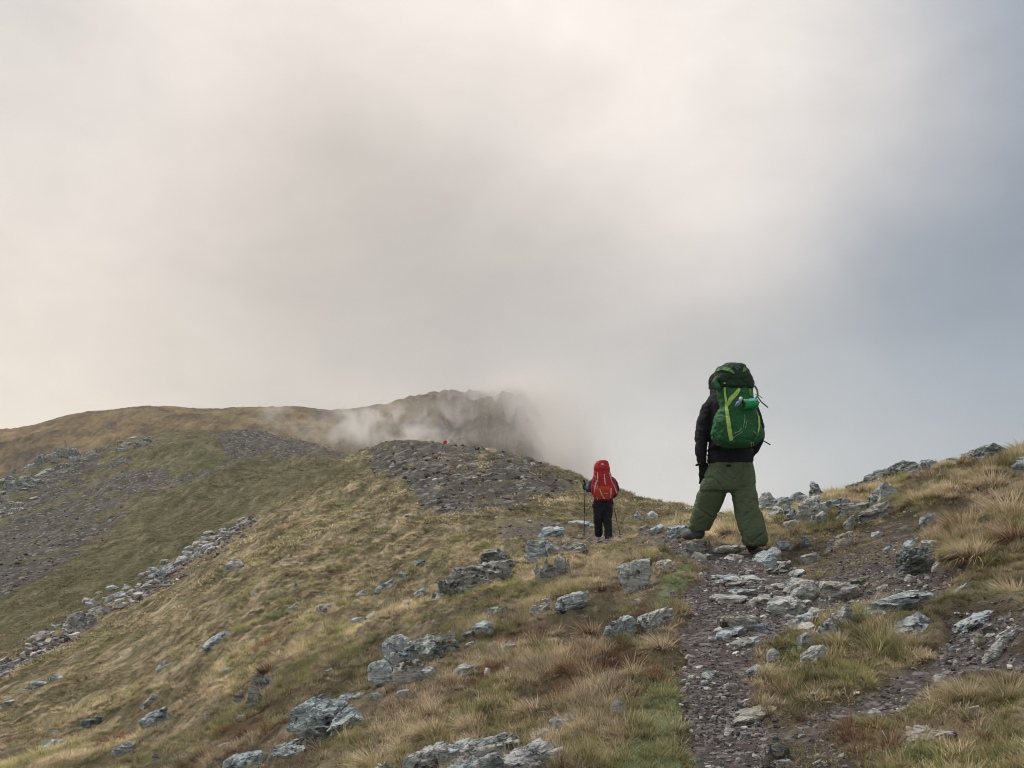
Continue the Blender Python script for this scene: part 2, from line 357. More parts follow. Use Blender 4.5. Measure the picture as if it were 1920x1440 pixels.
def new_mat(name, rough=0.9, spec=0.25):
    m = bpy.data.materials.new(name); m.use_nodes = True; nb = NB(m.node_tree)
    b = m.node_tree.nodes['Principled BSDF']; b.inputs['Roughness'].default_value = rough
    b.inputs['Specular IOR Level'].default_value = spec
    return m, nb, b
m_ground, nb, bs = new_mat('ground_cover', 0.95, 0.15)
g = nb.n.new('ShaderNodeNewGeometry'); pos = g.outputs['Position']
at = nb.n.new('ShaderNodeAttribute'); at.attribute_name = 'zone'
sp = nb.n.new('ShaderNodeSeparateColor'); nb.l.new(at.outputs['Color'], sp.inputs[0])
zg, zv, zs, zr = sp.outputs[0], sp.outputs[1], sp.outputs[2], at.outputs['Alpha']
dist = nb.sep(pos)[1]
st = nb.mapping(pos, scale=(1.35, 0.24, 1.2), rot=(0, 0, 0.10))
n_big = nb.noise(pos, 0.11, 5, 0.6); n_mid = nb.noise(st, 0.9, 6, 0.65); n_fin = nb.noise(st, 6.0, 6, 0.7); n_vf = nb.noise(pos, 40.0, 4, 0.7)
mixn = nb.math('ADD', nb.math('ADD', nb.math('MULTIPLY', n_mid, 0.50), nb.math('MULTIPLY', n_fin, 0.38)), nb.math('MULTIPLY', n_vf, 0.12))
straw = nb.ramp(mixn, [(0.38, (0.032, 0.027, 0.015)), (0.46, (0.10, 0.083, 0.048)), (0.52, (0.21, 0.175, 0.11)), (0.58, (0.36, 0.31, 0.21)), (0.67, (0.52, 0.455, 0.34))])
olive = nb.ramp(mixn, [(0.36, (0.025, 0.030, 0.014)), (0.45, (0.065, 0.070, 0.032)), (0.53, (0.115, 0.108, 0.060)), (0.64, (0.22, 0.20, 0.125))])
rust = nb.ramp(mixn, [(0.36, (0.03, 0.021, 0.013)), (0.5, (0.085, 0.058, 0.036)), (0.62, (0.19, 0.14, 0.09))])
c = nb.mix(nb.math('MULTIPLY', nb.sstep(nb.noise(nb.mapping(pos, scale=(1.6, 0.5, 1.0)), 0.8, 7, 0.75), 0.46, 0.60), 0.85), straw, olive)
c = nb.mix(nb.math('MULTIPLY', nb.sstep(nb.noise(nb.mapping(pos, loc=(40, 3, 0)), 0.7, 5, 0.65), 0.54, 0.68), 0.6), c, rust)
c = nb.mix(nb.sstep(nb.math('ADD', zv, nb.math('MULTIPLY', nb.math('SUBTRACT', n_big, 0.5), 0.9)), 0.15, 0.85), c, olive)
vg = nb.math('MULTIPLY', nb.sstep(zv, 0.62, 0.95), nb.sstep(dist, 13.0, 10.0))
c = nb.mix(vg, c, nb.ramp(mixn, [(0.38, (0.045, 0.065, 0.03)), (0.5, (0.12, 0.155, 0.08)), (0.62, (0.26, 0.31, 0.2))]))
c = nb.mix(nb.sstep(nb.math('ADD', zr, nb.math('MULTIPLY', nb.math('SUBTRACT', n_fin, 0.5), 1.2)), 0.25, 0.75), c, rust)
soil = nb.ramp(mixn, [(0.36, (0.028, 0.022, 0.016)), (0.48, (0.075, 0.062, 0.046)), (0.58, (0.15, 0.125, 0.092)), (0.66, (0.24, 0.205, 0.15))])
sf = nb.math('MULTIPLY', nb.math('MULTIPLY', nb.sstep(dist, 15.0, 9.0), nb.math('SUBTRACT', 1.0, vg)), nb.math('ADD', 0.55, nb.math('MULTIPLY', nb.sstep(zg, 0.03, 0.25), 0.4)))
c = nb.mix(sf, c, soil)
peb = nb.voro(pos, 26.0, out='Color'); pebv = nb.sep(peb)[0]
grav = nb.mix(nb.math('MULTIPLY', pebv, 0.55), nb.ramp(n_fin, [(0.3, (0.042, 0.035, 0.036)), (0.7, (0.125, 0.107, 0.107))]), nb.ramp(pebv, [(0, (0.06, 0.05, 0.05)), (0.7, (0.2, 0.18, 0.18)), (1, (0.38, 0.37, 0.37))]))
gm = nb.sstep(nb.math('ADD', zg, nb.math('MULTIPLY', nb.math('SUBTRACT', nb.noise(pos, 9.0, 5, 0.7), 0.5), 1.1)), 0.38, 0.62)
c = nb.mix(gm, c, grav)
peb2 = nb.sep(nb.voro(nb.mapping(pos, scale=(1, 0.6, 1)), 3.6, out='Color'))[0]
scree = nb.mix(nb.math('MULTIPLY', nb.sstep(peb2, 0.80, 0.98), 0.6), nb.ramp(mixn, [(0.36, (0.020, 0.020, 0.018)), (0.48, (0.058, 0.055, 0.050)), (0.56, (0.10, 0.096, 0.088)), (0.68, (0.19, 0.185, 0.18))]), (0.27, 0.29, 0.30))
sm = nb.sstep(nb.math('ADD', zs, nb.math('MULTIPLY', nb.math('SUBTRACT', nb.noise(st, 1.2, 6, 0.7), 0.5), 1.0)), 0.35, 0.65)
c = nb.mix(sm, c, scree)
nb.l.new(c, bs.inputs['Base Color'])
hgt = nb.math('ADD', nb.math('MULTIPLY', n_fin, 1.0), nb.math('MULTIPLY', n_vf, 0.35))
nb.l.new(nb.bump(hgt, 0.9, 0.10), bs.inputs['Normal'])
me = mesh_np('ground', V, Q, m_ground, True); attr_color(me, 'zone', GM.reshape(-1, 4))
ground = tag(link('ground', me), kind='structure')

# ------------------------------------------------------------------ far mountain
CR = np.array([(-700, 900, 560), (-300, 850, 580), (0, 812, 600), (60, 801, 605), (150, 776, 610), (250, 767, 615), (350, 768, 620), (450, 771, 625), (560, 769, 630), (640, 775, 640),
      (700, 766, 640), (780, 752, 640), (860, 743, 645), (940, 739, 650), (985, 744, 655), (1015, 790, 660), (1050, 855, 660), (1090, 925, 665), (1140, 1010, 670), (1260, 1200, 680)], float)
mu = np.linspace(-700, 1260, 620); tv = np.linspace(-0.12, 1.5, 330)
MX, MT = np.meshgrid(mu, tv)
cd = np.interp(MX, CR[:, 0], CR[:, 2]); crow = np.interp(MX, CR[:, 0], CR[:, 1])
k = np.ones(9) / 9; crow = np.apply_along_axis(lambda a: np.convolve(np.pad(a, 4, 'edge'), k, 'valid'), 1, crow)
uM = (MX - CX) / F; base_d = 400 + 0 * MX
tt = np.clip(MT, 0, None)
DM = base_d + (cd - base_d) * MT
zc = (CY - crow) / F * cd
z0 = -55.0
prof = np.where(MT < 1, z0 + (zc - z0) * np.clip(np.sin(np.clip(MT, 0, 1) * math.pi / 2), 0, 1) ** 0.85, zc - (MT - 1) ** 1.4 * 120)
XM = uM * DM
crag = np.clip((MX - 560) / 300, 0, 1) * np.clip((1.25 - MT) * 3, 0, 1)
rel = (1 - np.abs(fbm(XM / 14, DM / 60, oct=5, seed=101))) - 0.7
rel2 = fbm(XM / 30, DM / 30, oct=5, seed=107)
amp = 3.0 + 15.0 * crag
edge = np.clip(np.abs(MT - 1) * 3, 0.05, 1)
ZM = prof + rel * amp * edge + rel2 * 4.5 * np.clip(edge, 0.12, 1) + fbm(XM / 3.4, DM / 3.4, oct=3, seed=111) * 1.0 * np.clip(edge * 2, .3, 1)
mm_v = np.stack([XM, DM, ZM], -1).reshape(-1, 3)
ii = np.arange(MX.size).reshape(MX.shape)
MQ = np.stack([ii[:-1, :-1], ii[:-1, 1:], ii[1:, 1:], ii[1:, :-1]], -1).reshape(-1, 4)
m_mtn, nb, bs = new_mat('mountain_cover', 0.95, 0.1)
g = nb.n.new('ShaderNodeNewGeometry'); pos = g.outputs['Position']
at = nb.n.new('ShaderNodeAttribute'); at.attribute_name = 'crag'
a = nb.noise(pos, 0.05, 6, 0.65); b2 = nb.noise(nb.mapping(pos, scale=(1, 0.35, 0.7)), 0.26, 10, 0.8)
gr = nb.ramp(nb.math('ADD', nb.math('MULTIPLY', a, 0.5), nb.math('MULTIPLY', b2, 0.5)), [(0.38, (0.045, 0.037, 0.02)), (0.46, (0.15, 0.11, 0.05)), (0.53, (0.27, 0.195, 0.085)), (0.62, (0.40, 0.31, 0.17))])
rk = nb.ramp(b2, [(0.38, (0.028, 0.022, 0.015)), (0.48, (0.085, 0.066, 0.044)), (0.60, (0.24, 0.19, 0.135))])
f = nb.sstep(nb.math('ADD', nb.sep(at.outputs['Color'])[0], nb.math('MULTIPLY', nb.math('SUBTRACT', b2, 0.5), 1.5)), 0.4, 0.62)
nb.l.new(nb.mix(f, gr, rk), bs.inputs['Base Color'])
nb.l.new(nb.bump(b2, 1.0, 4.0), bs.inputs['Normal'])
me = mesh_np('mountain', mm_v, MQ, m_mtn, True)
cg = np.clip(crag * 0.62 + np.clip((fbm(XM / 22, DM / 34, oct=5, seed=131) - 0.10) * 2.6, 0, 1) * 0.7 + np.clip(-rel * 1.5, 0, 1) * 0.5 * crag, 0, 1)
attr_color(me, 'crag', np.stack([cg, cg, cg, cg * 0 + 1], -1).reshape(-1, 4))
tag(link('mountain', me), kind='structure')

# valley bottom far below, reaching the horizon
m_val, nb, bs = new_mat('valley_cover', 0.95, 0.1)
g = nb.n.new('ShaderNodeNewGeometry')
nb.l.new(nb.ramp(nb.noise(g.outputs['Position'], 0.02, 6, 0.6), [(0.35, (0.06, 0.06, 0.03)), (0.65, (0.16, 0.14, 0.07))]), bs.inputs['Base Color'])
vx = np.linspace(-1400, 1400, 60); vy = np.linspace(-300, 1400, 50); VX, VY = np.meshgrid(vx, vy)
VZ = -75 + fbm(VX / 160, VY / 160, oct=4, seed=5) * 9
ii = np.arange(VX.size).reshape(VX.shape)
VQ = np.stack([ii[:-1, :-1], ii[:-1, 1:], ii[1:, 1:], ii[1:, :-1]], -1).reshape(-1, 4)
tag(link('valley', mesh_np('valley', np.stack([VX, VY, VZ], -1).reshape(-1, 3), VQ, m_val, True)), kind='structure')

# ------------------------------------------------------------------ air: haze and the cloud blowing over the mountain
def box_mesh(name, lo, hi, mat):
    x0, y0, z0 = lo; x1, y1, z1 = hi
    V = np.array([(x0,y0,z0),(x1,y0,z0),(x1,y1,z0),(x0,y1,z0),(x0,y0,z1),(x1,y0,z1),(x1,y1,z1),(x0,y1,z1)], float)
    Fq = np.array([(0,3,2,1),(4,5,6,7),(0,1,5,4),(1,2,6,5),(2,3,7,6),(3,0,4,7)])
    return mesh_np(name, V, Fq, mat)
def vol_mat(name):
    m = bpy.data.materials.new(name); m.use_nodes = True; nb = NB(m.node_tree); nb.n.clear()
    out = nb.n.new('ShaderNodeOutputMaterial'); v = nb.n.new('ShaderNodeVolumePrincipled'); nb.l.new(v.outputs[0], out.inputs['Volume'])
    return m, nb, v
m_haze, nb, v = vol_mat('haze_air'); v.inputs['Color'].default_value = (0.93, 0.94, 0.97, 1); v.inputs['Density'].default_value = 0.00022
v.inputs['Anisotropy'].default_value = 0.2
tag(link('haze', box_mesh('haze', (-1450, -350, -90), (1450, 1450, 128), m_haze)), kind='stuff')
m_mist, nb, v = vol_mat('mist_air'); v.inputs['Color'].default_value = (0.94, 0.932, 0.922, 1)
v.inputs['Anisotropy'].default_value = 0.0
tc = nb.n.new('ShaderNodeTexCoord'); p0 = tc.outputs['Object']
n1 = nb.noise(nb.mapping(p0, scale=(1, 0.6, 1.3), rot=(0, 0.6, 0)), 0.03, 6, 0.6, 0.8)
def W(px, py, D): return Vector(((px - CX) / F * D, D, (CY - py) / F * D))
# (centre px, py, D, radii x,y,z metres, weight)
BL = [((1040, 800, 625), (20, 60, 24), 0.15), ((975, 748, 620), (26, 50, 8), 0.45), ((1085, 880, 620), (20, 60, 20), 0.12),
      ((1000, 800, 548), (17, 34, 22), 0.85), ((1045, 860, 520), (16, 40, 19), 0.7), ((965, 772, 560), (14, 30, 13), 0.38), ((945, 830, 520), (14, 26, 12), 0.12),
      ((905, 757, 590), (24, 26, 9), 0.95), ((962, 750, 612), (24, 26, 9), 1.3), ((875, 785, 545), (15, 26, 9), 0.7),
      ((690, 812, 505), (20, 24, 6), 1.0), ((790, 824, 500), (22, 24, 6), 1.1), ((755, 784, 545), (22, 22, 6), 1.05), ((655, 792, 530), (12, 22, 8), 1.0), ((522, 784, 560), (6, 20, 9), 0.8), ((556, 812, 525), (12, 20, 5), 0.8)]
tots = []
for grp in (BL[:7] + [BL[8]], [BL[7]] + BL[9:]):
    tot = None
    for (cx_, cy_, D_), (rx, ry, rz), wt in grp:
        c_ = W(cx_, cy_, D_)
        q = nb.vec('MULTIPLY', nb.vec('SUBTRACT', p0, tuple(c_)), (1 / rx, 1 / ry, 1 / rz))
        e = nb.math('MULTIPLY', nb.math('EXPONENT', nb.math('MULTIPLY', nb.vec('DOT_PRODUCT', q, q), -1.0)), wt)
        tot = e if tot is None else nb.math('ADD', tot, e)
    tots.append(tot)
n2_ = nb.noise(nb.mapping(p0, scale=(1.3, 0.5, 1.0), rot=(0, 0.75, 0)), 0.062, 8, 0.62, 0.9)
soft = nb.math('MULTIPLY', tots[0], nb.sstep(n1, 0.24, 0.66))
torn = nb.math('MULTIPLY', tots[1], nb.sstep(n2_, 0.40, 0.66))
dn = nb.math('MULTIPLY', nb.math('ADD', soft, torn), 0.068)
nb.l.new(dn, v.inputs['Density'])
mist = link('mist', box_mesh('mist', (-190, 425, -30), (290, 760, 122), m_mist)); tag(mist, kind='stuff')
# ------------------------------------------------------------------ stone materials
def rock_mat(name, base, light, lich=0.45, moss=0.0, warm=0.0, rough=0.85):
    m, nb, b = new_mat(name, rough, 0.3)
    tc = nb.n.new('ShaderNodeNewGeometry'); p = tc.outputs['Position']; n = tc.outputs['Normal']
    n1 = nb.noise(p, 3.0, 8, 0.65); n2 = nb.noise(nb.mapping(p, scale=(1, 1, 3.5), rot=(0, 0.5, 0)), 9.0, 8, 0.75); n3 = nb.noise(p, 42.0, 4, 0.7)
    f = nb.math('ADD', nb.math('MULTIPLY', n2, 0.6), nb.math('MULTIPLY', n1, 0.4))
    dark = tuple(v * 0.22 for v in base); light = tuple(min(v * 1.22, .5) for v in light)
    c = nb.ramp(f, [(0.38, dark), (0.46, base), (0.53, tuple((a + b_) / 2 for a, b_ in zip(base, light))), (0.62, light)])
    c = nb.vec('SCALE', c, scale=1.9)
    # pale lichen spots, yellow-green lichen, rusty stain
    ls = nb.math('ADD', nb.noise(nb.mapping(p, loc=(7, 1, 4)), 5.0, 6, 0.75), nb.math('MULTIPLY', nb.math('SUBTRACT', n3, 0.5), 0.35))
    c = nb.mix(nb.math('MULTIPLY', nb.sstep(ls, 0.585 - 0.16 * lich, 0.615 - 0.12 * lich), 0.8), c, (0.56, 0.60, 0.60))
    yl = nb.noise(nb.mapping(p, loc=(1, 9, 2)), 4.0, 6, 0.7)
    c = nb.mix(nb.math('MULTIPLY', nb.sstep(yl, 0.60, 0.66), 0.6), c, (0.26, 0.28, 0.12))
    if warm: c = nb.mix(nb.math('MULTIPLY', nb.sstep(nb.noise(nb.mapping(p, loc=(3, 3, 8)), 3.0, 6, 0.7), 0.5, 0.62), warm), c, (0.36, 0.21, 0.10))
    blk = nb.noise(nb.mapping(p, loc=(5, 5, 1)), 6.0, 5, 0.7)
    c = nb.mix(nb.math('MULTIPLY', nb.sstep(blk, 0.57, 0.63), 0.85), c, (0.025, 0.026, 0.024))
    if moss:
        up = nb.sep(n)[2]
        mf = nb.math('MULTIPLY', nb.sstep(up, 0.3, 0.8), nb.sstep(nb.noise(p, 2.6, 6, 0.75), 0.66 - 0.22 * moss, 0.70 - 0.22 * moss))
        c = nb.mix(mf, c, nb.ramp(nb.noise(p, 25.0, 4, 0.7), [(0.35, (0.03, 0.03, 0.008)), (0.65, (0.16, 0.14, 0.025))]))
    nb.l.new(c, b.inputs['Base Color'])
    crk = nb.voro(nb.mapping(p, scale=(1, 1, 2.6), rot=(0, 0.4, 0.3)), 7.0, 'DISTANCE_TO_EDGE')
    h = nb.math('ADD', nb.math('MULTIPLY', n2, 1.0), nb.math('ADD', nb.math('MULTIPLY', n3, 0.25), nb.math('MULTIPLY', nb.sstep(crk, 0.0, 0.05), 0.22)))
    nb.l.new(nb.bump(h, 1.0, 0.05), b.inputs['Normal'])
    return m
RM = {
 'blue': rock_mat('blue_grey_slate', (0.105, 0.133, 0.152), (0.31, 0.365, 0.385), 0.4),
 'moss': rock_mat('mossy_slate', (0.11, 0.14, 0.155), (0.34, 0.39, 0.40), 0.6, moss=0.85),
 'white': rock_mat('lichened_slate', (0.15, 0.17, 0.18), (0.44, 0.46, 0.45), 0.8, moss=0.3),
 'dark': rock_mat('dark_slate', (0.05, 0.062, 0.064), (0.17, 0.19, 0.185), 0.15, moss=0.4),
 'warm': rock_mat('rust_stained_slate', (0.17, 0.155, 0.14), (0.38, 0.35, 0.31), 0.4, warm=0.8),
 'pale': rock_mat('pale_slate', (0.15, 0.15, 0.142), (0.34, 0.34, 0.32), 0.1, warm=0.15),
 'grey': rock_mat('grey_slate', (0.10, 0.105, 0.105), (0.26, 0.275, 0.27), 0.2, warm=0.1),
}
for k_, m_ in RM.items():
    m_.node_tree.nodes['Principled BSDF'].inputs['Roughness'].default_value = 0.62
# ------------------------------------------------------------------ stone shapes
_ICO = {}
def ico(level):
    if level not in _ICO:
        bm = bmesh.new(); bmesh.ops.create_icosphere(bm, subdivisions=level, radius=1.0)
        V = np.array([v.co[:] for v in bm.verts]); T = np.array([[v.index for v in f.verts] for f in bm.faces]); bm.free()
        _ICO[level] = (V, T)
    return _ICO[level]
def rock_shape(seed, level=3, nf=16, kind='block'):
    r = np.random.RandomState(seed); V, T = ico(level)
    n = r.normal(size=(nf, 3)); n /= np.linalg.norm(n, axis=1)[:, None]
    n = np.concatenate([n, [[0, 0, 1], [0, 0, -1]]]); h = r.uniform(0.52, 0.9, len(n))
    if kind in ('slab', 'flat'):
        n[-2] = (r.uniform(-.22, .22), r.uniform(-.2, .1), 1); n[-2] /= np.linalg.norm(n[-2]); h[-2] = 0.42
    if kind == 'peak': n[-2] = (0.7, -0.3, 0.6); n[-2] /= np.linalg.norm(n[-2]); h[-2] = 0.5; n[-1] = (-0.75, -0.2, 0.62); n[-1] /= np.linalg.norm(n[-1]); h[-1] = 0.5
    dt = V @ n.T; q = np.where(dt > 0.06, h[None] / np.maximum(dt, 0.06), 9)
    rad = np.minimum(q.min(1), 1.5)
    P = V * rad[:, None]
    sd = seed * 3.1
    # bedding: sheets of unequal reach
    if kind == 'fluted': b = np.array([1.0, 0.1, -0.12]); amp, kk = 0.20, 5.5
    else:
        b = np.array([r.uniform(-.35, .35), r.uniform(-.3, .3), 1.0]); amp, kk = (0.20, 5.5) if kind != 'block' else (0.14, 4.2)
    b = b / np.linalg.norm(b)
    s = P @ b * kk + fbm(P[:, 0] * 1.3 + sd, P[:, 1] * 1.3, P[:, 2] * 1.3, oct=2, seed=seed % 97) * 1.0
    ce = np.floor(s); fr = s - ce
    hs = _h(ce.astype(np.int64), np.zeros(len(ce), np.int64), np.zeros(len(ce), np.int64), seed)
    out = P - (P @ b)[:, None] * b; ln = np.linalg.norm(out, axis=1)[:, None] + 1e-6
    blocky = vnoise(P[:, 0] * 2.4 + ce * 3.3 + sd, P[:, 1] * 2.4, P[:, 2] * 0.2, seed=seed % 89)
    stp = (hs - 0.5) * amp + (np.round(blocky * 3) / 3 - 0.5) * amp * 1.3 - 0.07 * (np.minimum(fr, 1 - fr) < 0.10) * (level > 2)
    P = P + out / ln * stp[:, None] * np.clip(ln * 2, 0, 1)
    N = V
    rg = 1 - np.abs(fbm(P[:, 0] * 2.2 + sd, P[:, 1] * 2.2, P[:, 2] * 2.8, oct=4, seed=seed % 83))
    P = P + N * ((rg - 0.75) * 0.30 + fbm(P[:, 0] * 7 + sd, P[:, 1] * 7, P[:, 2] * 11, oct=3, seed=seed % 79) * 0.055)[:, None]
    lo, hi = P.min(0), P.max(0)
    return (P - (lo + hi) / 2) / ((hi - lo) / 2)
DISCS = []          # where no grass may root: X, Y, radius
SEED = [100]
def rock_world(x0, y0, x1, y1, kind, level=None, seed=None, dep=None, lift=0.0, D=None):
    """vertices (world) of a stone filling the given reference box, standing on the hill"""
    SEED[0] += 7; seed = seed or SEED[0]
    xc = (x0 + x1) / 2
    if D is None: X, D, z = hit(xc, y1 - 0.10 * (y1 - y0))
    w_ = (x1 - x0) * D / F; h_ = (y1 - y0) * D / F
    de = w_ * (dep or {'slab': 0.7, 'flat': 0.8, 'block': 0.75, 'fluted': 0.45, 'peak': 0.6}[kind])
    Yc = D + de * 0.38; Xc = (xc - CX) / F * Yc
    g4 = ground_z(np.array([Xc - w_ * .45, Xc + w_ * .45, Xc, Xc]), np.array([Yc, Yc, Yc - de * .4, Yc]))
    roll = math.atan2(g4[1] - g4[0], w_ * .9); roll = max(-0.6, min(0.6, roll))
    zt = (CY - y0) / F * Yc                 # wished top
    zb = float(g4[3])
    if w_ < 0.12: lvl = 2
    else: lvl = 3
    lvl = level or lvl
    P = rock_shape(seed, lvl, 12 + seed % 7, kind)
    ht = max(zt - zb, 0.28 * h_, 0.10 * w_ if kind == 'flat' else 0.14 * w_)
    ht = min(ht, w_ * {'flat': 0.14, 'slab': 0.42, 'block': 1.0, 'fluted': 1.2, 'peak': 1.3}[kind])
    wy = abs(math.sin(roll)) * w_ * 0.5
    hv = max((ht - wy * 0.25), 0.6 * ht) + 0.02; sink = 0.6 * hv + 0.03
    S = np.array([w_ / 2 / max(math.cos(roll), .8) * 1.02, de / 2, (hv + sink) / 2])
    P = P * S
    if kind == 'fluted': roll *= 0.3
    pitch = math.atan2(g4[3] - g4[2], de * .4); pitch = max(-.4, min(.4, pitch)) * (0.8 if kind in ('flat', 'slab') else 0.3)
    R = np.array(Matrix.Rotation(-roll, 3, 'Y') @ Matrix.Rotation(pitch, 3, 'X'))
    P = P @ R.T
    C_ = np.array([Xc, Yc, zb + (hv - sink) / 2 + lift])
    DISCS.append((Xc, Yc - de * .1, max(w_, de * 0.8) * 0.46, de * .45))
    return P + C_, ico(lvl)[1], C_
def rock(x0, y0, x1, y1, kind, mat, label, level=None, cat='rock', name='rock', group=None, **kw):
    P, T, C_ = rock_world(x0, y0, x1, y1, kind, level, **kw)
    o = link(name, mesh_np(name, P - C_, T, RM[mat]), None, C_)
    tag(o, label, cat, group); return o
def outcrop(name, label, cat, mat, pieces, part='block', group=None, moss=()):
    """several touching blocks that make one mass of rock"""
    first = None; root = None
    for q in pieces:
        x0, y0, x1, y1, kind = q[:5]; kw = q[5] if len(q) > 5 else {}
        kw = dict(kw); mt = kw.pop('mat', mat); lv = kw.pop('level', 4 if x1 - x0 > 45 else 3)
        P, T, C_ = rock_world(x0, y0, x1, y1, kind, lv, **kw)
        if root is None:
            root = empty(name, C_); tag(root, label, cat, group); base = C_
        o = link(part, mesh_np(part, P - C_, T, RM[mt]), root, C_ - base)
    return root
# ------------------------------------------------------------------ named rocks
outcrop('outcrop', 'big blue-grey boulder with yellow lichen, cracked in blocks, in the middle of the left slope', 'boulder', 'blue', [
  (712, 1188, 800, 1270, 'block', {'level': 5}), (762, 1192, 862, 1252, 'slab', {'mat': 'moss', 'level': 4}), (694, 1240, 742, 1299, 'block'),
  (728, 1240, 800, 1294, 'block', {'mat': 'pale'}), (786, 1256, 818, 1282, 'slab')])
outcrop('outcrop', 'rounded overhanging boulder with a pale left face, low on the left slope', 'boulder', 'blue', [
  (545, 1305, 655, 1382, 'block', {'level': 5}), (575, 1350, 640, 1392, 'block', {'mat': 'dark'}), (640, 1303, 668, 1318, 'slab')])
rock(616, 1326, 684, 1376, 'slab', 'blue', 'wedge of blue-grey rock leaning against the right side of the pale-faced boulder', level=4)
outcrop('outcrop', 'broad lichen-white outcrop with olive moss cushions at the bottom edge of the photo', 'outcrop', 'moss', [
  (752, 1405, 850, 1475, 'slab', {'level': 5, 'mat': 'white'}), (800, 1388, 905, 1455, 'slab', {'level': 5}), (880, 1378, 985, 1450, 'slab', {'level': 5, 'mat': 'white'}),
  (950, 1396, 1062, 1465, 'slab', {'level': 5, 'mat': 'white'}), (840, 1420, 960, 1490, 'slab', {'level': 5, 'mat': 'blue'}), (985, 1376, 1036, 1400, 'block', {'mat': 'pale'}), (700, 1434, 752, 1460, 'block')])
rock(420, 1409, 506, 1452, 'slab', 'blue', 'smooth blue-grey hump of rock at the bottom left of the middle slope', level=4)
rock(498, 1395, 577, 1426, 'slab', 'moss', 'dark mossy rock just right of the smooth blue hump', level=4)
outcrop('outcrop', 'long dark grey slab with a jagged cap, below the path bend', 'boulder', 'grey', [
  (838, 1052, 972, 1112, 'slab', {'level': 5}), (896, 1030, 958, 1068, 'block', {'mat': 'dark', 'level': 4}), (815, 1086, 862, 1126, 'block', {'mat': 'dark'})])
rock(776, 1106, 806, 1125, 'block', 'grey', 'small square rock left of the long grey slab')
rock(806, 1112, 838, 1130, 'slab', 'moss', 'low mossy stone between the square rock and the long slab')
rock(759, 1128, 776, 1138, 'slab', 'blue', 'tiny blue stone below the square rock')
rock(656, 1138, 682, 1162, 'slab', 'blue', 'left of two blue-grey slabs lying end to end on the straw slope')
rock(678, 1134, 712, 1160, 'slab', 'blue', 'right of two blue-grey slabs lying end to end on the straw slope')
rock(595, 1132, 628, 1157, 'block', 'grey', 'knobbly layered grey rock on the straw slope left of the paired slabs')
rock(704, 1085, 745, 1111, 'slab', 'blue', 'tilted blue-grey wedge on the straw slope above the paired slabs')
rock(744, 1072, 768, 1090, 'block', 'grey', 'crumbling grey rock just above the tilted wedge')
rock(414, 1042, 460, 1072, 'slab', 'grey', 'lone slanting slab high on the left slope below the stone rib')
rock(383, 1181, 438, 1206, 'slab', 'blue', 'long blue-grey slab half sunk in straw grass at the middle left')
rock(536, 1128, 562, 1142, 'slab', 'blue', 'small flat blue stone left of the knobbly layered rock')
rock(466, 1107, 486, 1120, 'slab', 'blue', 'small blue stone with a white speck left on the upper slope')
rock(548, 1088, 562, 1106, 'peak', 'grey', 'small upright stone on the straw slope')
rock(733, 1046, 746, 1055, 'slab', 'grey', 'tiny grey stone high on the straw slope near the bright ridge edge')
rock(776, 1050, 800, 1061, 'slab', 'dark', 'low dark stone high on the straw slope')
rock(668, 1106, 690, 1124, 'slab', 'grey', 'faint grey stone just left of the tilted wedge')
outcrop('outcrop', 'crumbling layered outcrop topped with brown heather, left of the rounded boulder', 'outcrop', 'grey', [
  (440, 1290, 460, 1328, 'fluted', {'level': 3}), (458, 1285, 494, 1328, 'fluted', {'level': 4}), (478, 1260, 500, 1300, 'fluted'), (492, 1270, 520, 1296, 'block', {'mat': 'dark'})])
rock(696, 1299, 720, 1312, 'slab', 'blue', 'small flat stone right above the rounded boulder')
rock(664, 1303, 690, 1314, 'slab', 'moss', 'low stone between the rounded boulder and the small flat stone')
rock(745, 1294, 776, 1311, 'slab', 'blue', 'flat leaning stone below the cracked boulder')
rock(843, 1250, 896, 1277, 'slab', 'grey', 'long sunken slab right of the cracked boulder')
rock(907, 1257, 925, 1273, 'block', 'white', 'left of two small white stones in brown scrub')
rock(949, 1257, 966, 1271, 'block', 'white', 'right of two small white stones in brown scrub')
rock(914, 1138, 954, 1158, 'slab', 'moss', 'yellow-mossed rock at the top of the stepped ledge left of centre')
rock(884, 1155, 930, 1196, 'slab', 'blue', 'blue-grey rock in the middle of the stepped ledge left of centre')
rock(868, 1186, 894, 1206, 'block', 'blue', 'pale block at the bottom of the stepped ledge left of centre')
rock(874, 1202, 896, 1220, 'slab', 'blue', 'small slab just below the stepped ledge')
rock(935, 1206, 970, 1227, 'slab', 'grey', 'slanting grey stone in scrub right of the stepped ledge')
rock(913, 1208, 934, 1225, 'slab', 'blue', 'bluish stone beside the slanting grey stone in scrub')
outcrop('outcrop', 'cluster of dark lichened boulders just below the path, left of the red-packed hiker', 'boulder', 'grey', [
  (982, 1014, 1030, 1058, 'block', {'mat': 'blue'}), (1008, 1008, 1056, 1050, 'block', {'mat': 'moss'}), (1028, 1024, 1062, 1052, 'block'), (1050, 1018, 1102, 1042, 'slab')])
outcrop('outcrop', 'fluted rock with upright ribs like a broken comb on the grassy slope', 'rock', 'grey', [
  (1002, 1050, 1044, 1098, 'fluted', {'level': 4}), (1034, 1046, 1081, 1088, 'fluted', {'level': 4})])
rock(1168, 1050, 1234, 1110, 'block', 'white', 'tall white-lichened boulder with black holes left of the path bend', level=5)
rock(1230, 1042, 1272, 1076, 'slab', 'warm', 'brownish slab behind the white-lichened boulder beside the path', level=4)
rock(1252, 1094, 1272, 1122, 'slab', 'warm', 'tan stone at the grass edge of the path')
rock(988, 1130, 1035, 1156, 'slab', 'pale', 'layered tan slab with a dark underside left of the mossy ledge', level=4)
rock(1042, 1112, 1108, 1149, 'slab', 'moss', 'mossy-topped ledge below the fluted rock', level=4)
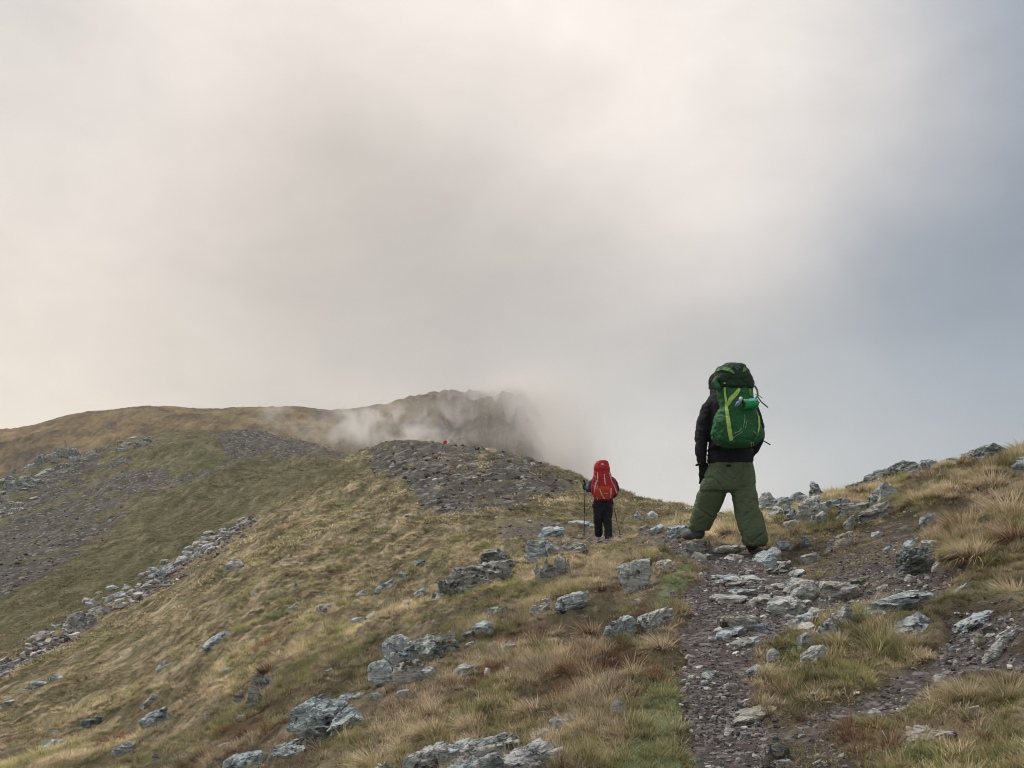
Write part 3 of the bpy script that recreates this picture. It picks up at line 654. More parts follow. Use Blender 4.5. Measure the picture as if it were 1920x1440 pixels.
rock(1022, 1122, 1036, 1134, 'block', 'white', 'small white stone poking up behind the layered tan slab')
rock(1199, 1146, 1268, 1186, 'slab', 'white', 'pale slab sloping down from the left edge of the path', level=5)
rock(1126, 1158, 1196, 1203, 'slab', 'blue', 'dark streaked slab left of the pale slab by the path', level=4)
rock(1144, 1317, 1175, 1346, 'block', 'pale', 'lone pale block in green grass left of the path')
rock(1032, 1345, 1082, 1377, 'fluted', 'white', 'splintered white rock with upright shards above the bottom outcrop', level=4)
rock(1188, 1122, 1204, 1132, 'flat', 'white', 'flat white stone in grass below the tall lichened boulder')
rock(1114, 1230, 1142, 1242, 'flat', 'dark', 'dark flat stone in the rusty tussocks')
rock(1136, 1234, 1156, 1243, 'flat', 'white', 'little white stone beside the dark flat stone')
rock(1170, 1252, 1186, 1262, 'flat', 'white', 'little pale stone right of the rusty tussocks')
rock(1100, 1352, 1120, 1362, 'flat', 'pale', 'small tan stone left of the lone pale block')
# by the path and hikers
rock(1283, 1013, 1339, 1036, 'slab', 'grey', 'rounded step stone under the green-packed hiker\'s left boot', level=4)
rock(1334, 1014, 1399, 1032, 'flat', 'pale', 'wide flat step between the green-packed hiker\'s boots', level=4)
rock(1348, 1028, 1398, 1045, 'flat', 'pale', 'thin slate lying in front of the wide flat step', level=4)
rock(1288, 1033, 1340, 1046, 'flat', 'grey', 'thin dark slate edge across the path top')
rock(1218, 978, 1252, 1001, 'slab', 'blue', 'rock on the far side of the upper path left of the green-packed hiker')
rock(1248, 984, 1300, 1011, 'slab', 'blue', 'broken slabs stacked just left of the green-packed hiker\'s boot', level=4)
rock(1208, 958, 1234, 973, 'block', 'blue', 'bluish rock standing on the saddle right of the red-packed hiker')
rock(1187, 960, 1203, 975, 'peak', 'blue', 'pointed stone on the saddle right of the red-packed hiker')
rock(1172, 963, 1187, 970, 'slab', 'blue', 'low pale stone left of the pointed stone on the saddle')
rock(1006, 988, 1060, 1007, 'slab', 'blue', 'flat outcrop above the dark boulder cluster')
rock(1064, 973, 1114, 988, 'flat', 'blue', 'flat pale rocks left of the red-packed hiker on the saddle')
rock(1333, 1078, 1402, 1094, 'flat', 'grey', 'pale flat slab set in the path a little below the hiker', level=4)
rock(1333, 1110, 1402, 1127, 'flat', 'pale', 'long blade of slate lying across the path')
rock(1350, 1146, 1425, 1190, 'slab', 'pale', 'large light grey slab standing proud in the middle of the path', level=5)
rock(1362, 1314, 1456, 1344, 'flat', 'pale', 'long whitish slab on the right of the lower path', level=5)
rock(1608, 1115, 1752, 1156, 'slab', 'blue', 'largest blue-grey slab lying across the slope right of the path', level=5)
outcrop('outcrop', 'mossy blue-grey ledge left of the largest slab, stepping down to the grass', 'outcrop', 'white', [
  (1560, 1138, 1616, 1182, 'block', {'level': 4}), (1530, 1164, 1582, 1205, 'block', {'mat': 'blue'}), (1612, 1150, 1672, 1170, 'slab', {'mat': 'blue'})])
rock(1670, 1160, 1757, 1196, 'slab', 'blue', 'pitted blue-grey slab just below the largest slab', level=5)
rock(1494, 1190, 1528, 1225, 'fluted', 'blue', 'upright swirled rock at the edge of the green turf island')
rock(1494, 1214, 1556, 1256, 'slab', 'white', 'white-topped rock tilted in the green turf island', level=5)
rock(1436, 1222, 1464, 1242, 'block', 'white', 'small lichened block at the left of the green turf island')
rock(1530, 1086, 1610, 1125, 'slab', 'pale', 'tan hump of slate in the upper gravel', level=4)
rock(1466, 1086, 1540, 1112, 'slab', 'grey', 'flat brown slab left of the tan hump')
rock(1434, 1086, 1470, 1104, 'flat', 'pale', 'small flat pale slate beside the brown slab')
rock(1410, 1072, 1440, 1086, 'flat', 'grey', 'low grey slate just above the small flat pale slate')
rock(1436, 1115, 1510, 1150, 'slab', 'white', 'pointed pale rock rising from the stony rise right of the path', level=4)
rock(1476, 1100, 1536, 1126, 'slab', 'grey', 'grey slab above the pointed pale rock')
rock(1516, 1140, 1560, 1160, 'slab', 'blue', 'low bluish stone left of the mossy ledge')
rock(1408, 1030, 1470, 1052, 'slab', 'blue', 'slab leaning by the green-packed hiker\'s right boot', level=4)
rock(1450, 1042, 1488, 1070, 'slab', 'pale', 'tilted square-cut stone below the leaning slab', level=4)
rock(1432, 1048, 1456, 1066, 'block', 'blue', 'bluish stone between the leaning slab and the square-cut stone')
rock(1546, 986, 1607, 1036, 'slab', 'warm', 'orange-stained slab standing in the bank', level=5)
rock(1584, 972, 1611, 992, 'block', 'grey', 'small grey block behind the orange-stained slab')
rock(1500, 1040, 1542, 1058, 'slab', 'grey', 'grey slate right of the square-cut stone')
outcrop('outcrop', 'dark lichen-spotted boulder undercutting the tussocky bank above the gravel', 'boulder', 'dark', [
  (1680, 1024, 1762, 1078, 'block', {'level': 5}), (1684, 1018, 1722, 1036, 'slab', {'mat': 'blue'})])
rock(1726, 1012, 1762, 1034, 'slab', 'white', 'pale crust of rock on top of the dark undercut boulder')
rock(1694, 1070, 1717, 1089, 'slab', 'pale', 'smooth tan stone lying under the dark undercut boulder')
rock(1655, 1018, 1684, 1030, 'flat', 'blue', 'thin bluish slab above the gravel, left of the dark undercut boulder')
rock(1793, 1160, 1866, 1182, 'slab', 'blue', 'flat stone with a notched end at the right edge gravel', level=4)
rock(1844, 1174, 1868, 1190, 'block', 'grey', 'small grey stone under the notched flat stone')
rock(1786, 1102, 1824, 1128, 'slab', 'white', 'white-lichened stone in turf above the right gravel', level=4)
rock(1862, 1185, 1912, 1216, 'slab', 'white', 'bluish white rock at the right edge', level=4)
rock(1846, 1214, 1892, 1236, 'slab', 'grey', 'grey rock below the bluish white rock at the right edge', level=4)
rock(1826, 1192, 1852, 1208, 'block', 'pale', 'tan pebble-topped stone in the right gravel')
rock(1686, 1374, 1790, 1420, 'slab', 'warm', 'long orange-brown slab with a white rim at the lower right', level=5)
rock(1816, 1344, 1850, 1364, 'block', 'pale', 'pale round stone beneath the shaggy tussock at the lower right')
rock(1446, 1396, 1484, 1422, 'block', 'pale', 'light grey stone at the bottom, right of the path')
rock(1302, 1422, 1325, 1438, 'block', 'pale', 'little white stone at the bottom of the path')
rock(1424, 1404, 1446, 1424, 'peak', 'pale', 'upright chip left of the light grey bottom stone')
rock(1455, 1418, 1492, 1434, 'flat', 'grey', 'flat stone below the light grey bottom stone')
rock(1398, 1250, 1428, 1266, 'flat', 'blue', 'bluish stone where turf meets the lower path')
rock(1402, 1252, 1432, 1262, 'flat', 'pale', 'thin chip on the turf edge of the lower path')
rock(1356, 1356, 1386, 1368, 'flat', 'pale', 'pinkish flat stone below the long whitish slab')
rock(1380, 1356, 1410, 1372, 'flat', 'grey', 'grey flat stone beside the pinkish one')
# skyline and bank
rock(1806, 831, 1898, 874, 'slab', 'dark', 'big dark boulder with a white patch on the right skyline', level=5)
outcrop('outcrop', 'long dark stack of slabs on the skyline between two grassy dips', 'outcrop', 'dark', [
  (1620, 868, 1690, 898, 'slab', {'level': 4}), (1660, 853, 1736, 884, 'slab', {'level': 5}), (1588, 888, 1640, 912, 'slab', {'level': 4})])
outcrop('outcrop', 'pale green lichened rock band between the dark slab stack and the skyline boulder', 'outcrop', 'blue', [
  (1678, 878, 1732, 898, 'slab'), (1722, 862, 1770, 884, 'block'), (1760, 858, 1814, 882, 'slab')])
rock(1512, 899, 1562, 934, 'peak', 'blue', 'pointed rock like a small tent on the skyline', level=4)
outcrop('outcrop', 'lichened rock pile on the skyline right behind the green-packed hiker', 'outcrop', 'white', [
  (1418, 924, 1460, 974, 'block', {'level': 4}), (1450, 932, 1496, 968, 'block', {'mat': 'blue', 'level': 4}), (1478, 924, 1516, 956, 'block', {'mat': 'blue'}), (1428, 950, 1478, 978, 'block'), (1470, 950, 1512, 976, 'block', {'mat': 'blue'})])
outcrop('outcrop', 'large square-faced pale boulder with a slab shelf to its right, on the bank', 'boulder', 'white', [
  (1492, 934, 1556, 988, 'block', {'level': 5}), (1534, 926, 1594, 968, 'slab', {'mat': 'blue', 'level': 4}), (1562, 940, 1634, 974, 'slab', {'level': 4}), (1522, 962, 1558, 990, 'block')])
rock(1624, 905, 1684, 946, 'block', 'moss', 'yellow-lichened dark knob of rock on the bank below the skyline slabs', level=5)
rock(1610, 944, 1694, 976, 'slab', 'grey', 'long slanting ledge below the yellow-lichened knob', level=5)
rock(1724, 902, 1778, 930, 'slab', 'white', 'pale flat ledge with a dark shadow gap in the bank', level=4)
rock(1756, 886, 1808, 906, 'slab', 'grey', 'brown-grey ledge above the pale flat ledge')
rock(1894, 852, 1950, 896, 'block', 'blue', 'lichened rock cut by the right edge of the photo', level=4)
rock(1714, 968, 1760, 992, 'slab', 'blue', 'blue-grey stone in the middle of the bank')
rock(1634, 982, 1658, 1001, 'slab', 'blue', 'small bluish stone on the bare part of the bank')
rock(1842, 978, 1864, 1010, 'peak', 'grey', 'upright grey stone hidden between tussocks on the right')
rock(1450, 1006, 1468, 1020, 'block', 'pale', 'pale pebble at the foot of the bank right of the green-packed hiker')
rock(1452, 1018, 1488, 1036, 'slab', 'blue', 'bluish stones at the foot of the bank right of the green-packed hiker')
rock(1500, 1008, 1520, 1028, 'block', 'blue', 'small lichened block left of the orange-stained slab')
rock(1470, 972, 1500, 990, 'slab', 'grey', 'flat grey stone tucked under the square-faced boulder')
# far-left slope
for bx in [(85,1302,128,1280,'slab','blue','slanting slab low on the far left slope, second from the left edge'),]: pass
rock(56, 1276, 86, 1298, 'slab', 'blue', 'pale rock in a short stony line near the left edge')
rock(36, 1294, 56, 1306, 'block', 'grey', 'dark block in the short stony line near the left edge')
rock(3, 1314, 30, 1330, 'slab', 'blue', 'lowest rock of the short stony line at the left edge')
rock(90, 1264, 122, 1280, 'slab', 'blue', 'highest rock of the short stony line near the left edge')
rock(136, 1142, 182, 1188, 'block', 'grey', 'dark humped boulder at the lower edge of the stone rib', level=4)
rock(155, 1342, 195, 1362, 'slab', 'dark', 'dark broken rock with white flecks on the lower left slope')
rock(265, 1327, 320, 1360, 'slab', 'blue', 'long grey slab pointing downhill on the lower left slope', level=4)
rock(266, 1300, 302, 1322, 'slab', 'grey', 'layered grey stone above the long downhill slab')
rock(82, 1377, 132, 1410, 'slab', 'blue', 'narrow pale slab pointing downhill near the bottom left')
rock(95, 1369, 110, 1378, 'block', 'blue', 'small stone above the narrow pale slab')
rock(208, 1396, 256, 1414, 'slab', 'blue', 'flat blue-grey rock on the green patch at the bottom left', level=4)
rock(282, 1410, 300, 1432, 'fluted', 'grey', 'small upright grey stone under brown scrub at the bottom left')
rock(292, 1243, 318, 1257, 'slab', 'blue', 'thin curved stone on the straw slope below the stone rib')
rock(445, 1336, 464, 1346, 'slab', 'blue', 'small slanting stone below the crumbling layered outcrop')
rock(410, 1396, 436, 1410, 'slab', 'grey', 'pale stone above the smooth blue hump at the bottom')
rock(384, 1340, 392, 1348, 'block', 'blue', 'tiny blue stone in the green streak')
rock(420, 1250, 434, 1260, 'slab', 'blue', 'small blue stone above the crumbling layered outcrop')
rock(607, 1258, 626, 1270, 'slab', 'blue', 'flat blue stone above the rounded boulder')
# crags and stony rib
def scatter_blocks(name, label, cat, mat, n, poly, size, seed, part='block', mats=None, group=None):
    r = random.Random(seed); pieces = []
    xs = [p[0] for p in poly]; ys = [p[1] for p in poly]
    while len(pieces) < n:
        x, y = r.uniform(min(xs), max(xs)), r.uniform(min(ys), max(ys))
        if poly_mask(np.array([float(x)]), np.array([float(y)]), poly, 1.0)[0] < 0.5: continue
        s = r.uniform(*size); pieces.append((x - s / 2, y - s * r.uniform(.5, .9), x + s / 2, y, r.choice(['slab', 'block', 'fluted']), {'level': 3, 'mat': r.choice(mats) if mats else mat}))
    return outcrop(name, label, cat, mat, pieces, part, group)
scatter_blocks('crag', 'dark craggy outcrop at the left edge below the brown mountain', 'crag', 'dark', 34, [(0,905),(60,868),(130,850),(158,862),(110,892),(60,925),(0,945)], (12, 30), 5, mats=['dark','dark','grey'])
scatter_blocks('crag', 'bluish stony crest running up to the second hilltop on the left', 'crag', 'blue', 26, [(180,850),(230,828),(292,824),(270,840),(200,862),(120,900),(110,890)], (9, 22), 6, mats=['grey','dark','grey'])
scatter_blocks('crag', 'low crag on the left slope under the dark craggy outcrop', 'crag', 'grey', 16, [(0,960),(60,935),(70,945),(0,985)], (9, 20), 8, mats=['grey','blue'])
r_ = random.Random(77)
for i in range(130):
    t = i / 70.0
    # the rib winds from the lower left up to the shoulder of the slope
    xs_ = [0, 60, 110, 150, 200, 250, 300, 350, 400, 440, 486]; ys_ = [1252, 1216, 1184, 1160, 1134, 1112, 1082, 1050, 1018, 994, 968]
    x = r_.uniform(-5, 480); y = float(np.interp(x, xs_, ys_)) + r_.gauss(0, 10) * (1 if x < 400 else .5); s = r_.uniform(9, 26) * (1 if x < 420 else .7)
    rock(x - s / 2, y - s * .6, x + s / 2, y, r_.choice(['slab', 'block', 'slab']), r_.choice(['blue', 'grey', 'pale']),
         'grey stone, one of many loose stones of the rib running down the left slope', level=2, cat='stone', name='stone', group='stones of the rib on the left slope')
# loose stones of the path: the largest ones singly
loose = []
for i in range(2600):
    x = r_.uniform(1275, 1915); y = r_.uniform(1045, 1438); loose.append((x, y))
lx = np.array([p[0] for p in loose]); ly = np.array([p[1] for p in loose]); cnt = 0
def loose_label(x, y, mt):
    cw = {'pale': 'pale', 'grey': 'dark grey', 'blue': 'bluish', 'warm': 'rust-stained'}[mt]
    wh = 'right-hand gravel below the tussocky bank' if x > 1500 and y < 1280 else 'stony turf right of the lower path' if x > 1450 else 'upper path just below the green-packed hiker' if y < 1180 else 'lower path beside the green grass strip'
    lb = 'small %s loose stone lying on the %s' % (cw, wh)
    return lb, 2, 'stone', 'stone', '%s loose stones on the %s' % (cw, wh)
hx = [hit(a, b) for a, b in loose]
HM = zones(np.array([h[0] for h in hx]), np.array([h[1] for h in hx]))[:, 0]
for (x, y), h3, gmk in zip(loose, hx, HM):
    if r_.random() > 0.10 + gmk * 0.9 or gmk < 0.08: continue
    if any((h3[0] - a) ** 2 + (h3[1] - b) ** 2 < (c * .8) ** 2 for a, b, c, d in DISCS): continue
    mt_ = r_.choice(['pale', 'pale', 'pale', 'pale', 'grey', 'blue', 'warm', 'grey'])
    s = min(36, 8 + r_.expovariate(1 / 7.0)) * (0.55 + 0.45 * (y - 1045) / 393 + .1)
    rock(x - s / 2, y - s * r_.uniform(.3, .6), x + s / 2, y, r_.choice(['slab', 'flat', 'flat', 'flat']), mt_,
         *loose_label(x, y, mt_))
    cnt += 1
    if cnt >= 130: break
# flat bedrock showing through the upper path
for i in range(30):
    x = r_.uniform(1335, 1640); y = r_.uniform(1058, 1240) if i % 3 else r_.uniform(1052, 1150)
    if y > 1190 and x > 1430: continue
    if y > 1130 and x > 1520: continue
    s = r_.uniform(34, 84) * (0.6 + 0.4 * (y - 1050) / 190); mt_ = r_.choice(['pale', 'blue', 'grey', 'white'])
    cw = {'pale': 'pale', 'blue': 'blue-grey', 'grey': 'dark grey', 'white': 'lichen-spotted'}[mt_]
    rock(x - s / 2, y - s * r_.uniform(.2, .34), x + s / 2, y, 'flat', mt_, 'thin %s plate of bedrock lying flush in the upper path below the green-packed hiker' % cw, level=3, cat='rock', name='flat_rock', group='thin %s bedrock plates of the upper path' % cw)
# scattered stones of the dark scree hill
for i in range(48):
    x = r_.uniform(720, 1050); y = r_.uniform(845, 985)
    if y < np.interp(x, [720, 830, 900, 1000, 1050], [845, 850, 868, 895, 915]): continue
    s = r_.uniform(5, 13)
    rock(x - s / 2, y - s * .5, x + s / 2, y, 'slab', r_.choice(['blue', 'pale', 'white', 'grey']),
         'small pale stone, one of many on the dark stony hill behind the red-packed hiker', level=2, cat='stone', name='stone', group='stones on the dark stony hill')
for i in range(18):
    x = r_.uniform(905, 1330); y = np.interp(x, [905, 1000, 1080, 1130, 1230, 1330], [853, 870, 897, 919, 947, 958]) + r_.uniform(0, 6); s = r_.uniform(6, 15)
    rock(x - s / 2, y - s * .55, x + s / 2, y, 'slab', r_.choice(['blue', 'dark', 'grey']),
         'small rock on the crest line above the red-packed hiker\'s shoulder', level=2, cat='stone', name='stone', group='rocks along the crest of the stony hill')
# ------------------------------------------------------------------ grass
def tuft_mesh(name, nb_, h, spread, lean, width, seed, segs=3, wind=(-0.15, 0), droop=0.6):
    r = np.random.RandomState(seed); n = nb_
    a = r.uniform(0, 2 * np.pi, n); rad = spread * np.sqrt(r.uniform(0, 1, n))
    bx, by = np.cos(a) * rad, np.sin(a) * rad
    az = a + r.normal(0, 0.7, n); ln = lean * (0.35 + 0.9 * rad / spread) * r.uniform(0.5, 1.3, n)
    H = h * r.uniform(0.45, 1.1, n); wd = width * r.uniform(0.6, 1.3, n)
    t = np.linspace(0, 1, segs + 1)
    ang = ln[:, None] * (0.5 + droop * t[None] * 1.6)                     # angle from vertical grows along the blade
    dz = np.cos(ang); dr = np.sin(ang); step = H[:, None] / segs
    Zp = np.cumsum(dz * step, 1) - dz[:, :1] * step; Rp = np.cumsum(dr * step, 1) - dr[:, :1] * step
    px_ = bx[:, None] + np.cos(az)[:, None] * Rp + wind[0] * t[None] ** 2 * H[:, None]
    py_ = by[:, None] + np.sin(az)[:, None] * Rp + wind[1] * t[None] ** 2 * H[:, None]
    tw = az + np.pi / 2 + r.normal(0, 0.5, n)
    ox, oy = np.cos(tw)[:, None] * wd[:, None] * (1 - t[None] ** 1.5) / 2, np.sin(tw)[:, None] * wd[:, None] * (1 - t[None] ** 1.5) / 2
    L = np.stack([px_ - ox, py_ - oy, Zp], -1); R = np.stack([px_ + ox, py_ + oy, Zp], -1)
    V = np.stack([L[:, :-1], R[:, :-1]], 2).reshape(n, -1, 3)             # 2*segs verts
    tip = L[:, -1:, :]; V = np.concatenate([V, tip], 1); m = 2 * segs + 1
    base = np.arange(n)[:, None] * m
    qs = np.array([[2 * i, 2 * i + 1, 2 * i + 3, 2 * i + 2] for i in range(segs - 1)])
    Qf = (base[:, None, :] + qs[None]).reshape(-1, 4) if segs > 1 else np.zeros((0, 4), int)
    Tf = base + np.array([[2 * segs - 2, 2 * segs - 1, 2 * segs]])
    tt = np.concatenate([np.repeat(t[:-1], 2), [1.0]])
    rr = r.uniform(0, 1, n)
    C = np.stack([np.broadcast_to(tt, (n, m)), np.broadcast_to(rr[:, None], (n, m)), np.broadcast_to(rr[:, None] * 0, (n, m)), np.ones((n, m))], -1)
    me = mesh_np(name, V.reshape(-1, 3), [Qf, Tf], None, True); attr_color(me, 'blade', C.reshape(-1, 4))
    return me
def grass_mat(name, fixed=None):
    m, nb, b = new_mat(name, 0.75, 0.2)
    a = nb.n.new('ShaderNodeAttribute'); a.attribute_name = 'blade'; s = nb.sep(a.outputs['Color'])
    if fixed is None:
        ti = nb.n.new('ShaderNodeAttribute'); ti.attribute_type = 'INSTANCER'; ti.attribute_name = 'tint'; tv_ = nb.sep(ti.outputs['Vector'])
        hue, val = tv_[0], tv_[1]
    else: hue, val = fixed
    hue = nb.math('ADD', hue, nb.math('MULTIPLY', nb.math('SUBTRACT', s[1], 0.5), 0.30))
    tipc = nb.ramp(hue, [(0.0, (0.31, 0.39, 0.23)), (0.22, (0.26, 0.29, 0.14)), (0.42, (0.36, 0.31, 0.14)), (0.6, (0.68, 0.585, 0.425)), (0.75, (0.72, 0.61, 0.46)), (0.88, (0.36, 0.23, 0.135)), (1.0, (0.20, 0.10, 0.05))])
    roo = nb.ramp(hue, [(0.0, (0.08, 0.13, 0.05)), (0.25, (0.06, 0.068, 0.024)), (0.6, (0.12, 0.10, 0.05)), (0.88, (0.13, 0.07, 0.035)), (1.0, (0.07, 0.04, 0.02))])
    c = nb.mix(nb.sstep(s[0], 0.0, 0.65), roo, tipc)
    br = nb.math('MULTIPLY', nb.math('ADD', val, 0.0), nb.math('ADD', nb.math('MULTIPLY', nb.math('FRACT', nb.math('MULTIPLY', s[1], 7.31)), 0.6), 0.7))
    c = nb.vec('SCALE', c, scale=br)
    nb.l.new(c, b.inputs['Base Color'])
    tr = nb.n.new('ShaderNodeBsdfTranslucent'); nb.l.new(c, tr.inputs[0])
    mx = nb.n.new('ShaderNodeMixShader'); mx.inputs[0].default_value = 0.3
    out = m.node_tree.nodes['Material Output']; nb.l.new(b.outputs[0], mx.inputs[1]); nb.l.new(tr.outputs[0], mx.inputs[2]); nb.l.new(mx.outputs[0], out.inputs[0])
    return m
m_grass = grass_mat('grass_blades')

def scatter(name, P, rot, scl, idx, tint, variants, mat, label=None):
    coll = bpy.data.collections.new(name + '_pieces')
    for i, me in enumerate(variants):
        me.materials.clear(); me.materials.append(mat)
        o = bpy.data.objects.new('%s_piece_%s' % (name, 'abcdefghij'[i]), me); coll.objects.link(o)
    me = bpy.data.meshes.new(name); me.vertices.add(len(P)); me.vertices.foreach_set('co', np.asarray(P, np.float32).ravel())
    for nm, ar in (('rot', rot), ('scl', scl), ('tint', tint)):
        a = me.attributes.new(nm, 'FLOAT_VECTOR', 'POINT'); a.data.foreach_set('vector', np.asarray(ar, np.float32).ravel())
    a = me.attributes.new('idx', 'INT', 'POINT'); a.data.foreach_set('value', np.asarray(idx, np.int32))
    o = link(name, me); tag(o, kind='stuff')
    ng = bpy.data.node_groups.new(name + '_nodes', 'GeometryNodeTree')
    ng.interface.new_socket('Geometry', in_out='INPUT', socket_type='NodeSocketGeometry'); ng.interface.new_socket('Geometry', in_out='OUTPUT', socket_type='NodeSocketGeometry')
    N = ng.nodes; L = ng.links
    gi = N.new('NodeGroupInput'); go = N.new('NodeGroupOutput')
    ci = N.new('GeometryNodeCollectionInfo'); ci.inputs['Collection'].default_value = coll; ci.inputs['Separate Children'].default_value = True; ci.inputs['Reset Children'].default_value = True
    ip = N.new('GeometryNodeInstanceOnPoints'); ip.inputs['Pick Instance'].default_value = True
    def na(nm, dt):
        n = N.new('GeometryNodeInputNamedAttribute'); n.data_type = dt; n.inputs['Name'].default_value = nm; return n.outputs['Attribute']
    er = N.new('FunctionNodeEulerToRotation'); L.new(na('rot', 'FLOAT_VECTOR'), er.inputs[0])
    L.new(gi.outputs[0], ip.inputs['Points']); L.new(ci.outputs[0], ip.inputs['Instance']); L.new(na('idx', 'INT'), ip.inputs['Instance Index'])
    L.new(er.outputs[0], ip.inputs['Rotation']); L.new(na('scl', 'FLOAT_VECTOR'), ip.inputs['Scale'])
    L.new(ip.outputs[0], go.inputs[0])
    md = o.modifiers.new('scatter', 'NODES'); md.node_group = ng
    return o
RS = np.random.RandomState(4)
DA = np.array(DISCS)
def free_of_rocks(X, Y, k=0.72):
    ok = np.ones(len(X), bool); order = np.argsort(Y); Ys = Y[order]
    for x, y, r1, r2 in DA:
        if r1 < 0.06: continue
        a, b = np.searchsorted(Ys, [y - r1, y + r1]); s = order[a:b]
        ok[s] &= ((X[s] - x) / (r1 * k)) ** 2 + ((Y[s] - y) / (max(r2, 0.6 * r1) * k)) ** 2 > 1
    return ok
def sample(n, d0, d1, power, u0=-0.62, u1=0.62):
    """n points whose ground density falls off as Y**-power"""
    e = 2 - power; q = RS.uniform(0, 1, n)
    Y = (d0 ** e + q * (d1 ** e - d0 ** e)) ** (1 / e) if abs(e) > 1e-6 else d0 * (d1 / d0) ** q
    return RS.uniform(u0, u1, n) * Y, Y
tall = [tuft_mesh('tall', 70, 0.30, 0.07, 0.75, 0.0055, s, 4) for s in (1, 2, 3)]
straw = [tuft_mesh('straw', 42, 0.17, 0.09, 0.95, 0.006, s, 3) for s in (4, 5, 6)]
turf = [tuft_mesh('turf', 60, 0.085, 0.13, 0.9, 0.006, s, 2) for s in (7, 8)]
far = [tuft_mesh('far', 16, 0.20, 0.16, 0.95, 0.022, s, 2, wind=(-0.3, -.1)) for s in (9, 10)]
VAR = tall + straw + turf + far          # 0-2 tall, 3-5 straw, 6-7 turf, 8-9 far
def grass_field(name, n, d0, d1, power, size):
    X, Y = sample(int(n * 1.3), d0, d1, power, -0.76, 0.86); M = zones(X, Y); n = len(X)
    hard = np.clip(M[:, 0] * 1.25 + M[:, 2] * 0.6, 0, 1)
    clump = fbm(X / (0.5 * max(1, d0 / 8)), Y / (0.7 * max(1, d0 / 8)), oct=3, seed=200)
    keep = (RS.uniform(0, 1, n) > hard ** 0.8 * (0.985 if d0 < 12 else 0.93)) & free_of_rocks(X, Y)
    keep &= RS.uniform(-0.95 if d0 < 11 else -0.62, 0.45, n) < clump * 1.3 + (0.25 * fbm(X / (0.13 * max(1, d0 / 11)), Y / (0.4 * max(1, d0 / 11)), oct=2, seed=260)) + 0.55 * (M[:, 1] > 0.4)
    X, Y, M, clump = X[keep], Y[keep], M[keep], clump[keep]; n = len(X)
    Z = ground_z(X, Y, M)
    pa = fbm(X / 2.2, Y / 3.0, oct=4, seed=210); pb = fbm(X / 0.7, Y / 1.0, oct=3, seed=215); pc = fbm(X / 9, Y / 14, oct=4, seed=219)
    hue = 0.57 + 0.17 * pb + 0.14 * pa + RS.normal(0, 0.07, n)
    rusty = np.clip(M[:, 3] * 1.3 , 0, 1) * (RS.uniform(0, 1, n) < 0.75); hue = hue * (1 - rusty) + 0.88 * rusty
    hue = np.clip(hue, 0.12, 0.95)
    grn = np.clip(M[:, 1] + 0.25 * pb, 0, 1); grn = np.where((Y < 12) & (RS.uniform(0, 1, n) < 0.30), grn * 0.35, grn); hue = hue * (1 - grn * 0.82) + grn * 0.82 * np.where(Y > 25, 0.42 + 0.14 * pa, 0.10 + 0.12 * RS.uniform(0, 1, n))
    pd = mfbm(X, Y, 0.4, 1.0, np.clip(Y / 14, 0.5, 12), 3, 230); q2 = np.clip(Y / 14, 0.6, 7); pe = mfbm(X, Y, 0.12, 0.55, q2, 2, 233); pg = mfbm(X, Y, 0.55, 2.2, q2, 4, 236)
    pf = mfbm(X, Y, 0.22, 0.6, q2, 3, 239); hue = hue - 0.24 * np.clip((pf + 0.5 * pg) * 5, 0, 1) * (grn < .4)
    val = np.clip(0.90 + 0.15 * (np.abs(pb) < .15) + 0.25 * pb + 0.30 * pc + 0.42 * pe + 0.35 * pg + 0.15 * pd + RS.normal(0, 0.12, n), 0.35, 1.5)
    val = np.where((Y > 11) & (grn < .4), val * 1.36, val)
    val = np.where(grn > .4, np.maximum(val * (0.70 if d0 > 20 else 1.05), .4), val)
    scrub = (fbm(X / 0.8, Y / 1.1, oct=3, seed=241) > 0.43) & (Y < 26); hue = np.where(scrub, RS.uniform(0.86, 1.0, n), hue); val = np.where(scrub, val * 0.75, val)
    bank = (X / Y > 0.37) & (Y < 14) & (Y > 5.4)
    s = size * (0.75 + 0.55 * np.clip(clump, -0.6, 0.8)) * RS.uniform(0.7, 1.25, n) * np.where(bank, 0.95, 1.0)
    idx = np.where(RS.uniform(0, 1, n) < 0.10 + 0.15 * bank, RS.randint(0, 3, n), RS.randint(3, 6, n))
    idx = np.where(grn + RS.uniform(-.25, .25, n) > 0.42, RS.randint(6, 8, n), idx)
    idx = np.where(scrub & (RS.uniform(0, 1, n) < .7), RS.randint(6, 8, n), idx)
    idx = np.where(hard[keep] > 0.35, RS.randint(6, 8, n), idx)
    if d0 >= 22: idx = RS.randint(8, 10, n)
    rot = np.stack([RS.normal(0, .12, n), RS.normal(-0.12, .12, n), RS.uniform(0, 6.28, n)], -1)
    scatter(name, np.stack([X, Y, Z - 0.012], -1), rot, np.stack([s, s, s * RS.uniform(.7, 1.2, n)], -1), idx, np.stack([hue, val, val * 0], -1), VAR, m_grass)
grass_field('near_grass', 68000, 3.0, 12.5, 0.6, 0.50)
grass_field('slope_grass', 70000, 11.5, 34, 0.9, 0.58)
grass_field('far_slope_grass', 80000, 32, 110, 1.0, 1.1)
grass_field('distant_grass', 36000, 105, 205, 1.0, 2.0)
